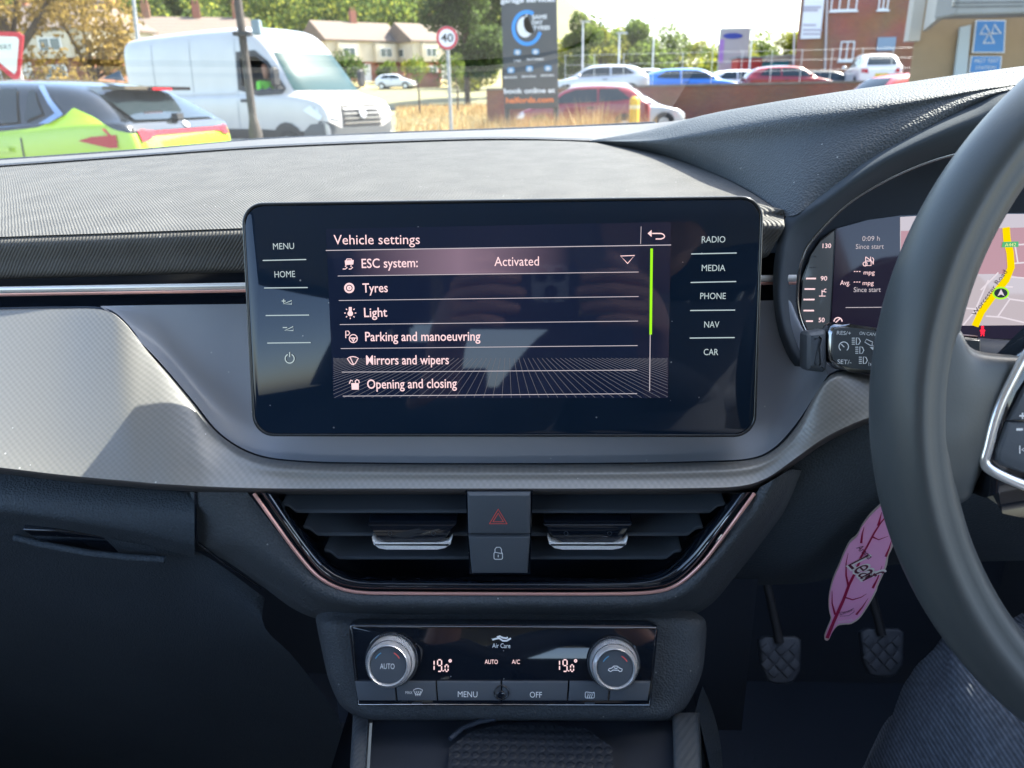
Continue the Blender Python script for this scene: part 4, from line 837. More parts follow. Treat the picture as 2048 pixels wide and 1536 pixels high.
# ================================================================ THE PERSON BEHIND THE WHEEL AND THE PHONE
per = empty('person', CAM+Vector((.36, -.2, -.75)), 'driver in dark blue denim trousers, knee raised beneath the steering wheel', 'person')
def skin(name, joints, edges, m_, root=0, sub=2, parent=per, noise=0, nscale=20):
    me = bpy.data.meshes.new(name); me.from_pydata([tuple(j[0]) for j in joints], edges, []); o = bpy.data.objects.new(name, me); COL.objects.link(o)
    s = o.modifiers.new('s', 'SKIN'); s.use_smooth_shade = True
    for i, v in enumerate(me.skin_vertices[0].data): v.radius = (joints[i][1], joints[i][2] if len(joints[i]) > 2 else joints[i][1]); v.use_root = (i == root)
    u = o.modifiers.new('u', 'SUBSURF'); u.levels = u.render_levels = sub
    bpy.context.view_layer.update()
    m2_ = bpy.data.meshes.new_from_object(o.evaluated_get(bpy.context.evaluated_depsgraph_get()))
    bpy.data.objects.remove(o); m2_.name = name; m2_.materials.clear(); m2_.materials.append(m_)
    if noise:
        from mathutils import noise as nz
        for v in m2_.vertices:
            p = v.co*nscale; v.co += v.normal*noise*(1.1-2.4*abs(nz.noise(Vector((p.x*1.5+p.z*.25, p.y*1.5, p.z*.35))))+.35*nz.noise(p*2.3))
    for p in m2_.polygons: p.use_smooth = True
    return link(name, m2_, None, parent)
V = lambda x, y, z: CAM+Vector((x, y, z))
knee = W(2112, 1372, .355)
denim = bump(bump(vary(mat('dark denim', (.13, .148, .185), .9, spec=.2), 300, .35), 'wave', 150, .0006, .7, rot=(20, 30, 10), tint=.28), 'noise', 1200, .0004, .5)
kl = knee-CAM
skin('trousers', [(V(.36, -.28, -.62), .13, .11), (V(.27, -.22, -.60), .10), (V((.27+kl.x)/2, .07, (kl.z-.62)/2-.01), .083), (knee, .074), (knee+Vector((-.012, .035, -.20)), .064), (knee+Vector((-.03, .12, -.50)), .052),
                  (V(.45, -.22, -.60), .10), (V(.50, .08, -.50), .083), (V(.53, .34, -.40), .074), (V(.53, .48, -.62), .06), (V(.52, .62, -.84), .05)],
     [(0, 1), (1, 2), (2, 3), (3, 4), (4, 5), (0, 6), (6, 7), (7, 8), (8, 9), (9, 10)], denim, sub=4, noise=.009, nscale=17)
skinm = mat('skin', (.62, .34, .25), .5)
def hand_chain(s, o0, tips):
    J = [(o0, .020, .014)]; E_ = []
    return J, E_
sh = mat('dark shirt', (.06, .07, .09), .85)
skin('shirt', [(V(.34, -.28, -.55), .14, .11), (V(.27, -.30, -.25), .15, .11), (V(.20, -.34, -.02), .13, .10), (V(.02, -.34, -.03), .06), (V(.36, -.34, -.05), .06), (V(-.10, -.28, -.20), .048), (V(.34, -.26, -.24), .048), (V(-.138, -.13, -.115), .036), (V(.138, -.13, -.115), .036)], [(0, 1), (1, 2), (2, 3), (2, 4), (3, 5), (4, 6), (5, 7), (6, 8)], sh, sub=2)
J = [(V(.18, -.36, .06), .05), (V(.15, -.37, .15), .075, .085), (V(.14, -.37, .25), .06, .07)]; E_ = [(0, 1), (1, 2)]
skin('body', J, E_, skinm)
def arm(sx_, el):
    w0 = V(sx_*.12, -.07, -.05)
    J = [(V(sx_*.15, -.16, -.14), .026), (V(sx_*.14, -.14, -.12), .027), (w0, .024, .02), (V(sx_*.105, -.035, -.022), .026, .014)]; E_ = [(0, 1), (1, 2), (2, 3)]
    for k, (dy, ln_) in enumerate(((.018, .07), (.002, .075), (-.015, .068), (-.030, .052))):
        i0 = len(J); b0 = V(sx_*.10, -.015, dy-.01)
        J += [(b0, .0085), (b0+Vector((-sx_*ln_*.5, .012, .002)), .0080), (b0+Vector((-sx_*ln_, .002, .0)), .0068)]
        E_ += [(3, i0), (i0, i0+1), (i0+1, i0+2)]
    i0 = len(J); J += [(V(sx_*.09, -.03, .02), .010), (V(sx_*.06, -.028, .04), .009)]; E_ += [(3, i0), (i0, i0+1)]
    skin('forearm_and_hand', J, E_, skinm, sub=2)
arm(-1, (-.10, -.28, -.20)); arm(1, (.34, -.26, -.24))
ph = empty('mobile_phone', CAM-fw*.012, 'dark mobile phone held up in front of the display taking the picture', 'phone')
ph_p = Plane(0, 0, 1, 0, o=CAM-fw*.010); ph_p.n, ph_p.u, ph_p.v = fw.copy(), rt.copy(), up.copy()
prism('phone_body', ph_p, rrect(-.118, -.052, .030, .022, .010), -.008, 0, mat('phone back', (.04, .05, .06), .3), ph, px=False, bevel=.001)
prism('camera_plate', ph_p, rrect(-.021, -.021, .019, .019, .008), 0, .0015, mat('camera plate glass', (.50, .55, .58), .2), ph, px=False)
for a, b in ((-.010, .009), (.009, .009), (0, -.010)):
    prism('lens_ring', ph_p, [(a+.0075*math.cos(R(t)), b+.0075*math.sin(R(t))) for t in range(0, 360, 20)], .0015, .0035, M['black'], ph, px=False)
# ================================================================ GROUND AND TERRAIN
from mathutils import noise as NZ
def terr(x, y):
    def ss(a, b, v): t = max(0, min(1, (v-a)/(b-a))); return t*t*(3-2*t)
    left = 1-ss(2, 14, x-(y-40)*.04)
    z = .8*ss(34, 62, y) + .9*ss(62, 78, y) + 1.6*ss(76, 90, y)
    z = z*left + (1-left)*1.0*ss(36.2, 37.0, y)*0
    z += left*22*ss(104, 190, y)
    return z
def sheet(name, x0, x1, y0, y1, nx, ny, m, dz=0, kind='structure', label=None, fn=None):
    vs = []; fs = []
    for j in range(ny+1):
        for i in range(nx+1):
            x = x0+(x1-x0)*i/nx; y = y0+(y1-y0)*j/ny
            if fn: x, y = fn(x, y)
            vs.append((x, y, terr(x, y)+dz))
    for j in range(ny):
        for i in range(nx): a = j*(nx+1)+i; fs.append((a, a+1, a+nx+2, a+nx+1))
    o = mesh(name, vs, fs, m, None, 180); return tag(o, label, kind=kind)
strawm = bump(vary(mat('dry straw ground', (.44, .33, .14), .95), .35, .3, col2=(.26, .24, .10), detail=8), 'noise', 3, .05, .5)
asph = bump(vary(mat('grey asphalt', (.13, .13, .135), .9), .6, .25, detail=8), 'noise', 40, .01, .4)  # even grey base colour with noise variation
paint = mat('road paint', (.7, .7, .68), .7)
g1 = sheet('ground', -900, 900, -200, 1500, 60, 60, vary(mat('far ground', (.20, .19, .10), 1), .02, .3), dz=-.06)
sheet('verge', -60, 40, 26, 104, 80, 80, strawm, .0)
sheet('road', -60, 60, 2, 31, 40, 20, asph, .012)
sheet('side_road', -60, 8.5, 55, 66, 50, 12, asph, .035, fn=lambda x, y: (x, y-(x+10)*.12))
sheet('footpath', -20, .3, 36.5, 39.0, 30, 3, vary(mat('pale path', (.30, .27, .24), .9), 2, .2), .03, fn=lambda x, y: (x, y-(x)*.10))
sheet('yard', 3.2, 60, 30.5, 35.2, 30, 6, asph, .03)
# ================================================================ FOLIAGE
def leafmats(base, n='leaf'):
    out = []
    for k, f in enumerate((1.0, .62, 1.45)):
        m = mat(n, tuple(c*f for c in base), .75, spec=.2); t, nn, l, b = nodes(m); tl = nn.new('ShaderNodeBsdfTranslucent'); tl.inputs[0].default_value = (*[min(1, c*f*1.7) for c in base], 1); ms = nn.new('ShaderNodeMixShader'); ms.inputs[0].default_value = .5; l.new(b.outputs[0], ms.inputs[1]); l.new(tl.outputs[0], ms.inputs[2]); l.new(ms.outputs[0], nn['Material Output'].inputs[0])
        out.append(m)
    return out
GREEN = leafmats((.095, .130, .028)); DGREEN = leafmats((.060, .092, .028)); YEL = leafmats((.22, .155, .045)); YG = leafmats((.17, .18, .03))
barkm = bump(vary(mat('bark', (.09, .065, .045), .9), 8, .4), 'noise', 20, .02, .6)
def leaves(blobs, n, size, seed=0):
    rnd = random.Random(seed); vs = []; fs = []; mi = []
    tot = sum(b[3]*b[4]*b[5] for b in blobs)**1.0
    for (x, y, z, a, b, c) in blobs:
        k = int(n*(a*b*c)/tot)+8; dk = rnd.random()
        for _ in range(k):
            while True:
                p = Vector((rnd.uniform(-1, 1), rnd.uniform(-1, 1), rnd.uniform(-1, 1)))
                if .30 < p.length < 1: break
            q = Vector((x+p.x*a, y+p.y*b, z+p.z*c)); s = size*rnd.uniform(.6, 1.4)
            u_ = Vector((rnd.gauss(0, 1), rnd.gauss(0, 1), rnd.gauss(0, 1))).normalized(); w_ = u_.orthogonal().normalized()
            t_ = rnd.random()*6.28; w2 = (w_*math.cos(t_)+u_.cross(w_)*math.sin(t_))
            i = len(vs); vs += [q-u_*s, q+w2*s*.55, q+u_*s, q-w2*s*.55]; fs.append((i, i+1, i+2, i+3))
            r_ = rnd.random(); mi.append(1 if r_ < .35+.3*(dk < .3) else (2 if r_ > .8 else 0))
    return vs, fs, mi
def foliage(name, blobs, n, size, mats, parent=None, seed=0):
    vs, fs, mi = leaves(blobs, n, size, seed)
    me = bpy.data.meshes.new(name); me.from_pydata([tuple(v) for v in vs], [], fs)
    for m in mats: me.materials.append(m)
    me.polygons.foreach_set('material_index', mi); me.update()
    return link(name, me, None, parent)
def blobs_for(h, r, rnd, k=9, z0=.35):
    out = []
    for i in range(k):
        a = rnd.random()*6.28; d = r*rnd.uniform(.15, .75); z = h*rnd.uniform(z0+.1, .88); s = r*rnd.uniform(.35, .6)*(1.1-.3*abs(z/h-.55))
        out.append((d*math.cos(a), d*math.sin(a), z, s, s, s*.8))
    out.append((0, 0, h*.85, r*.45, r*.45, h*.14)); return out
def tree(px, Y, h, r, mats, label, seed, n=2600, size=.16, z0=.3, group=None, x=None):
    X = W(px, 200, Y).x if x is None else x; z = terr(X, Y); rnd = random.Random(seed)
    e = empty('tree', (X, Y, z), label, 'tree', group)
    B_ = blobs_for(h, r, rnd, z0=z0)
    f = foliage('crown', B_, n, size, mats, None, seed); f.parent = e
    bm = bmesh.new(); cyl_bm(bm, (0, 0, -.2), (0, 0, h*.5), r*.075, r*.045, 8)
    for q in B_[:6]: cyl_bm(bm, (0, 0, h*.33), (q[0], q[1], q[2]), r*.035, r*.012, 6)
    t_ = bmobj('trunk', bm, barkm, None, 60); t_.parent = e
    return e
# far wooded hillside
rnd = random.Random(5); B_ = []
for k in range(230):
    x = rnd.uniform(-95, -4.5); y = rnd.uniform(112, 175); zz = terr(x, y); r_ = rnd.uniform(2.6, 4.6)
    B_.append((x, y, zz+r_*1.5+rnd.uniform(0, 4), r_, r_, r_*1.15))
tag(foliage('woodland', B_, 130000, .34, [GREEN[0], DGREEN[0], YG[2]], None, 3), 'green wood covering the hillside behind the houses', kind='stuff')
# ================================================================ VEHICLES
glassd = mat('tinted car glass', (.02, .03, .035), .05, spec=.6); t_, n_2, l_, b_ = nodes(glassd)
tyre = mat('tyre', (.02, .02, .02), .8); alloy = mat('alloy', (.55, .56, .58), .3, metal=.8); blk = mat('black cladding', (.03, .03, .032), .6)
redl = mat('tail lamp red', (.42, .004, .014), .3); clearl = mat('lamp lens', (.7, .72, .74), .1, coat=1)
def pnt(name, c, metal=0): return vary(mat(name, c, .3, metal=metal, coat=1), 2, .06)
def body_mesh(st, sub=2, closed_roof=True):
    """st: list of (x, zbottom, zbelt, zroof, half width at belt, half width at roof)"""
    secs = []
    for x, zb, zt, zr, w_, wr_ in st:
        h = zt-zb
        if zr-zt > .08: top = [(w_*.93, zt+.03), (wr_+(w_-wr_)*.25, zt+(zr-zt)*.72), (wr_*.96, zr-.035), (wr_*.6, zr), (0, zr+.012)]
        else: top = [(w_*.90, zt+.012), (w_*.82, zt+.02), (w_*.66, zr+.03), (w_*.4, zr+.04), (0, zr+.045)]
        half = [(0, zb), (w_*.80, zb), (w_*.95, zb+.03), (w_, zb+h*.35), (w_*1.0, zb+h*.62), (w_*.985, zt-.05), (w_*.965, zt-.005)]+top
        full = [(x, -a, b) for a, b in half] + [(x, a, b) for a, b in half[-2:0:-1]]
        secs.append(full)
    n = len(secs[0]); vs = [v for s in secs for v in s]
    fs = [(i*n+j, (i+1)*n+j, (i+1)*n+(j+1) % n, i*n+(j+1) % n) for i in range(len(secs)-1) for j in range(n)]
    fs += [tuple(range(n)), tuple((len(secs)-1)*n+j for j in range(n))[::-1]]
    me = bpy.data.meshes.new('body'); me.from_pydata(vs, [], fs); me.update()
    bm = bmesh.new(); bm.from_mesh(me); bmesh.ops.recalc_face_normals(bm, faces=bm.faces); bm.to_mesh(me); bm.free()
    o = bpy.data.objects.new('tmp', me); COL.objects.link(o); u = o.modifiers.new('u', 'SUBSURF'); u.levels = u.render_levels = sub
    bpy.context.view_layer.update(); m2 = bpy.data.meshes.new_from_object(o.evaluated_get(bpy.context.evaluated_depsgraph_get()))
    bpy.data.objects.remove(o); m2.name = 'body'
    for p in m2.polygons: p.use_smooth = True
    return m2
def decal(name, bvh, pts, view, m_, parent, off=.008, step=.14, thick=None):
    """cut a panel to outline pts and lay it on the bodywork; view: 'L','R' (x,z), 'B','F' (y,z), 'T' (x,y)"""
    bm = bmesh.new(); f = bm.faces.new([bm.verts.new((a, b, 0)) for a, b in pts])
    for ax in (0, 1):
        lo_, hi = min(p[ax] for p in pts), max(p[ax] for p in pts); k = lo_+step
        while k < hi:
            co = (k, 0, 0) if ax == 0 else (0, k, 0); no = (1, 0, 0) if ax == 0 else (0, 1, 0)
            bmesh.ops.bisect_plane(bm, geom=bm.verts[:]+bm.edges[:]+bm.faces[:], plane_co=co, plane_no=no); k += step
    D_ = {'L': ((0, 1, 0), lambda a, b: Vector((a, -5, b))), 'R': ((0, -1, 0), lambda a, b: Vector((a, 5, b))), 'B': ((1, 0, 0), lambda a, b: Vector((-5, a, b))),
          'F': ((-1, 0, 0), lambda a, b: Vector((20, a, b))), 'T': ((0, 0, -1), lambda a, b: Vector((a, b, 9)))}
    d, org = D_[view]; d = Vector(d); bad = []
    for v in bm.verts:
        h, nrm, _, _ = bvh.ray_cast(org(v.co.x, v.co.y), d)
        if h is None: bad.append(v)
        else: v.co = h - d*off*.4 + nrm*off*(1 if nrm.dot(d) < 0 else -1)
    bmesh.ops.delete(bm, geom=bad, context='VERTS')
    o = bmobj(name, bm, m_, None, 60); o.parent = parent; return o
def wheel(e, x, y, r, w_=.2):
    hub = bpy.data.objects.new('wheel', None); COL.objects.link(hub); hub.parent = e; hub.location = (x, y, r); hub.empty_display_size = .1
    s = 1 if y > 0 else -1
    bm = bmesh.new(); cyl_bm(bm, (0, -w_/2, 0), (0, w_/2, 0), r, n=28); bmesh.ops.bevel(bm, geom=[ed for ed in bm.edges if abs((ed.verts[0].co-ed.verts[1].co).y) < 1e-5], offset=.03, segments=2, affect='EDGES')
    t = bmobj('tyre', bm, tyre, None, 40); t.parent = hub
    bm = bmesh.new(); cyl_bm(bm, (0, s*w_*.40, 0), (0, s*(w_*.5+.006), 0), r*.62, n=24)
    for k in range(5):
        a = 2*math.pi*k/5; 
    q = bmobj('wheel_rim', bm, alloy, None, 40); q.parent = hub
    bm = bmesh.new()
    for k in range(5):
        a = 2*math.pi*k/5; p_ = Vector((math.cos(a)*r*.4, s*(w_*.5+.010), math.sin(a)*r*.4)); box_bm(bm, p_, (r*.10, .006, r*.34), M=Matrix.Translation(p_) @ Matrix.Rotation(-a+math.pi/2, 4, 'Y') @ Matrix.Diagonal((r*.16, .008, r*.30, 1)))
    q = bmobj('wheel_gaps', bm, blk, None); q.parent = hub; tag(q, kind='stuff')
HATCH = [(0, .32, .60, .60, .62, .5), (.03, .28, .92, .95, .80, .6), (.16, .26, 1.0, 1.10, .86, .62), (.42, .24, 1.0, 1.36, .88, .63), (.75, .22, .99, 1.455, .89, .65), (1.5, .21, .965, 1.50, .89, .66), (2.3, .21, .945, 1.485, .89, .66), (2.62, .21, .94, 1.40, .89, .65), (3.18, .22, .93, 1.00, .88, .66), (3.3, .22, .92, .93, .88, .6), (3.75, .24, .84, .84, .86, .6), (4.06, .27, .70, .70, .76, .5), (4.18, .33, .56, .56, .60, .4)]
def car(name, label, px, Y, yaw, paint_m, L=4.2, H=1.5, Wd=1.78, z=None, suv=0, group=None, roof=None, x=None, loc=None, cat='car', lamps=True, detail=True):
    X = W(px, 200, Y).x if x is None else x
    zz = terr(X, Y) if z is None else z
    e = empty(name, (X, Y, zz), label, cat, group, R(yaw))
    kx, kz, kw = L/4.2, H/1.5, Wd/1.78
    st = [(a*kx, b*kz+suv*.03, c*kz+suv*.03, d*kz, f*kw, g*kw) for a, b, c, d, f, g in HATCH]
    me = body_mesh(st); me.materials.append(paint_m); b = link('body', me, None, None); b.parent = e
    bvh = BVHTree.FromPolygons([v.co for v in me.vertices], [tuple(p.vertices) for p in me.polygons])
    S = lambda P: [(a*kx, c*kz) for a, c in P]; Fz = lambda P: [(a*kw, c*kz) for a, c in P]
    for vw in ('L', 'R'):
        decal('side_window', bvh, S([(.62, 1.10), (.95, 1.06), (1.55, 1.035), (1.55, 1.385), (1.0, 1.375)]), vw, glassd, e)
        decal('side_window', bvh, S([(1.62, 1.03), (2.95, 1.00), (2.62, 1.26), (2.25, 1.37), (1.62, 1.385)]), vw, glassd, e)
        decal('sill', bvh, S([(.9, .24), (3.2, .24), (3.2, .36), (.9, .36)]), vw, blk, e)
        for wx in (.78, 3.35):
            decal('wheel_arch', bvh, S([(wx+.38*math.cos(R(a)), .34+.38*math.sin(R(a))) for a in range(-10, 191, 20)]), vw, blk, e)
            wheel(e, wx*kx, (-.80 if vw == 'L' else .80)*kw, .325*kz)
        decal('door_handle', bvh, S([(1.72, .86), (1.92, .86), (1.92, .90), (1.72, .90)]), vw, blk if detail else paint_m, e, off=.02)
    decal('rear_window', bvh, Fz([(-.60, 1.05), (.60, 1.05), (.50, 1.36), (-.50, 1.36)]), 'B', glassd, e)
    decal('windscreen', bvh, Fz([(-.68, 1.02), (.68, 1.02), (.55, 1.40), (-.55, 1.40)]), 'F', glassd, e)
    decal('grille', bvh, Fz([(-.42, .50), (.42, .50), (.46, .66), (-.46, .66)]), 'F', blk, e)
    for s in (-1, 1):
        decal('tail_light', bvh, Fz([(s*.52, .78), (s*.80, .80), (s*.80, .96), (s*.56, .94)]), 'B', redl, e)
        decal('headlight', bvh, Fz([(s*.50, .64), (s*.80, .66), (s*.80, .80), (s*.56, .76)]), 'F', clearl, e)
        decal('headlight_wrap', bvh, S([(3.86, .62), (4.06, .62), (4.02, .70), (3.80, .76)]), 'L' if s < 0 else 'R', clearl, e)
        bm = bmesh.new(); bmesh.ops.create_uvsphere(bm, u_segments=10, v_segments=8, radius=.1, matrix=Matrix.Translation((2.86*kx, s*.97*kw, 1.05*kz)) @ Matrix.Diagonal((.8, 1.1, .75, 1)))
        q = bmobj('door_mirror', bm, paint_m, None, 180); q.parent = e
    decal('number_plate', bvh, Fz([(-.26, .66), (.26, .66), (.26, .77), (-.26, .77)]), 'B', mat('plate', (.7, .55, .08), .5), e)
    if roof:
        decal('roof_skin', bvh, [(.55*kx, -.5*kw), (2.5*kx, -.5*kw), (2.5*kx, .5*kw), (.55*kx, .5*kw)], 'T', roof, e, off=.004)
        for s in (-1, 1):
            tb = tube('roof_rail', [Vector((.6*kx, s*.56*kw, 1.43*kz)), Vector((.8*kx, s*.57*kw, 1.51*kz)), Vector((2.2*kx, s*.57*kw, 1.53*kz)), Vector((2.45*kx, s*.56*kw, 1.46*kz))], .022, M['chrome'], None); tb.parent = e
    return e, bvh, (kx, kz, kw)
# yaw: local +x is the car's front
def twotone(name, c1, c2, pts, L_):
    m = mat(name, c1, .25, coat=1); t, n, l, b = nodes(m); tc = n.new('ShaderNodeTexCoord'); s = n.new('ShaderNodeSeparateXYZ'); l.new(tc.outputs['Object'], s.inputs[0])
    dv = n.new('ShaderNodeMath'); dv.operation = 'DIVIDE'; dv.inputs[1].default_value = L_; l.new(s.outputs[0], dv.inputs[0])
    fc = n.new('ShaderNodeFloatCurve'); cv = fc.mapping.curves[0]; l.new(dv.outputs[0], fc.inputs['Value'])
    cv.points[0].location = (0, pts[0][1]/2); cv.points[-1].location = (1, pts[-1][1]/2)
    for x, z in pts[1:-1]: cv.points.new(x/L_, z/2)
    for p in cv.points: p.handle_type = 'VECTOR'
    fc.mapping.update(); hz = n.new('ShaderNodeMath'); hz.operation = 'DIVIDE'; hz.inputs[1].default_value = 2; l.new(s.outputs[2], hz.inputs[0])
    gt_ = n.new('ShaderNodeMath'); gt_.operation = 'GREATER_THAN'; l.new(hz.outputs[0], gt_.inputs[0]); l.new(fc.outputs[0], gt_.inputs[1])
    mx = n.new('ShaderNodeMix'); mx.data_type = 'RGBA'; mx.inputs[6].default_value = (*c1, 1); mx.inputs[7].default_value = (*c2, 1); l.new(gt_.outputs[0], mx.inputs[0]); l.new(mx.outputs[2], b.inputs['Base Color'])
    return m
lime = twotone('lime green and black paint', (.36, .56, .012), (.012, .016, .02), [(0, 1.02), (.20, 1.07), (.42, 1.18), (.60, 1.25), (.66, 1.19), (.90, 1.10), (1.55, 1.05), (3.0, 1.0), (3.3, 1.2), (4.1, 1.3)], 4.1)
blkroof = mat('gloss black roof', (.012, .016, .02), .08, coat=1)
def lime_car():
    phi = R(174)          # heading left and away
    hd = Vector((math.cos(phi), math.sin(phi), 0)); right = Vector((hd.y, -hd.x, 0)); 
    e = empty('lime_hatchback', (W(385, 262, 7.3).x, 7.3, 0), 'lime green hatchback with black roof, red light bar and rear wiper, nearest car', 'car', None, phi)
    st = [(0, .34, .66, .66, .70, .5), (.04, .30, .90, .92, .80, .6), (.10, .28, 1.03, 1.05, .83, .62), (.20, .26, 1.05, 1.13, .85, .62), (.42, .24, 1.04, 1.37, .87, .62), (.62, .23, 1.03, 1.44, .88, .63), (.9, .22, 1.0, 1.475, .88, .64), (1.5, .21, .965, 1.50, .89, .65), (2.2, .21, .94, 1.48, .89, .65), (2.5, .21, .93, 1.42, .89, .65), (3.10, .22, .92, 1.0, .88, .66), (3.25, .22, .91, .92, .88, .6), (3.7, .24, .83, .83, .86, .6), (3.95, .27, .70, .70, .76, .5), (4.04, .33, .56, .56, .60, .4)]
    st = [(a, b_, c_+(.08 if a < 3.2 else .03), max(d_, c_+.08), f_, g_) for a, b_, c_, d_, f_, g_ in st]
    me = body_mesh(st, 3); me.materials.append(lime); b = link('body', me, None, None); b.parent = e
    bvh = BVHTree.FromPolygons([v.co for v in me.vertices], [tuple(p.vertices) for p in me.polygons])
    blu = mat('pale window trim', (.30, .42, .60), .2, metal=.6)
    for vw in ('L', 'R'):
        decal('side_window', bvh, [(.86, 1.20), (1.02, 1.145), (1.02, 1.38), (.98, 1.39)][::-1], vw, glassd, e, off=.013)
        decal('side_window', bvh, [(1.08, 1.14), (1.72, 1.095), (1.72, 1.40), (1.14, 1.40)], vw, glassd, e, off=.013)
        decal('side_window', bvh, [(1.80, 1.085), (2.85, 1.045), (2.5, 1.32), (2.2, 1.40), (1.80, 1.40)], vw, glassd, e, off=.013)
        decal('window_trim', bvh, [(.66, 1.19), (.78, 1.125), (3.0, 1.0), (3.0, 1.02), (.88, 1.12), (.74, 1.20), (.96, 1.42), (.92, 1.42)], vw, blu, e, off=.016)
        decal('door_seam', bvh, [(1.04, .35), (1.055, .35), (1.055, 1.02), (1.04, 1.02)], vw, blk, e, off=.004)
        decal('door_seam', bvh, [(1.75, .30), (1.765, .30), (1.765, .98), (1.75, .98)], vw, blk, e, off=.004)
        decal('door_handle', bvh, [(1.15, .91), (1.36, .92), (1.36, .955), (1.15, .95)], vw, lime, e, off=.025)
        decal('light_wrap', bvh, [(.05, .93), (.26, .93), (.52, .99), (.40, 1.02), (.05, 1.04)], vw, redl, e, off=.010)
        for wx in (.80, 3.30):
            decal('wheel_arch', bvh, [(wx+.38*math.cos(R(a)), .34+.38*math.sin(R(a))) for a in range(-10, 191, 20)], vw, blk, e)
            wheel(e, wx, (-.80 if vw == 'L' else .80), .325)
    
    decal('tailgate_glass', bvh, [(-.66, 1.13), (.66, 1.13), (.54, 1.40), (-.54, 1.40)], 'B', glassd, e, off=.016)
    decal('tailgate_trim', bvh, [(-.78, 1.05), (.78, 1.05), (.76, 1.09), (-.76, 1.09)], 'B', blkroof, e, off=.012)
    decal('light_bar', bvh, [(-.84, .97), (-.5, 1.015), (.5, 1.015), (.84, .97), (.84, 1.08), (.5, 1.045), (-.5, 1.045), (-.84, 1.08)], 'B', redl, e, off=.012)
    decal('tail_light', bvh, [(-.86, .95), (-.60, .985), (-.60, 1.05), (-.86, 1.06)], 'B', redl, e, off=.014); decal('tail_light', bvh, [(.86, .95), (.60, .985), (.60, 1.05), (.86, 1.06)], 'B', redl, e, off=.014)
    decal('badge', bvh, [(.05*math.cos(R(a)), 1.085+.028*math.sin(R(a))) for a in range(0, 360, 30)], 'B', mat('badge', (.45, .45, .45), .4, metal=.5), e, off=.018)
    h_, _, _, _ = bvh.ray_cast(Vector((-5, 0, 1.15)), Vector((1, 0, 0)))
    bm = bmesh.new(); box_bm(bm, (0, 0, 0), (.05, .62, .03), M=Matrix.Translation(h_+Vector((-.04, -.14, .035))) @ Matrix.Rotation(.13, 4, 'X') @ Matrix.Diagonal((.02, .50, .015, 1))); box_bm(bm, h_+Vector((-.05, .08, .01)), (.06, .10, .05))
    q = bmobj('rear_wiper', bm, blk, None); q.parent = e
    bm = bmesh.new(); v = [bm.verts.new(p) for p in ((.62, 0, 1.49), (.80, .03, 1.49), (.80, -.03, 1.49), (.62, 0, 1.56), (.60, .012, 1.47), (.60, -.012, 1.47))]
    bmesh.ops.convex_hull(bm, input=v); q = bmobj('roof_aerial', bm, blkroof, None, 40); q.parent = e
    bm = bmesh.new(); box_bm(bm, (.36, 0, 1.400), (.24, 1.06, .03)); bmesh.ops.bevel(bm, geom=bm.edges[:], offset=.015, segments=2, affect='EDGES'); q = bmobj('roof_spoiler', bm, blkroof, None, 40); q.parent = e
    bm = bmesh.new(); box_bm(bm, (.238, 0, 1.393), (.02, .30, .02)); q = bmobj('brake_light', bm, redl, None); q.parent = e
    return e
lime_car()
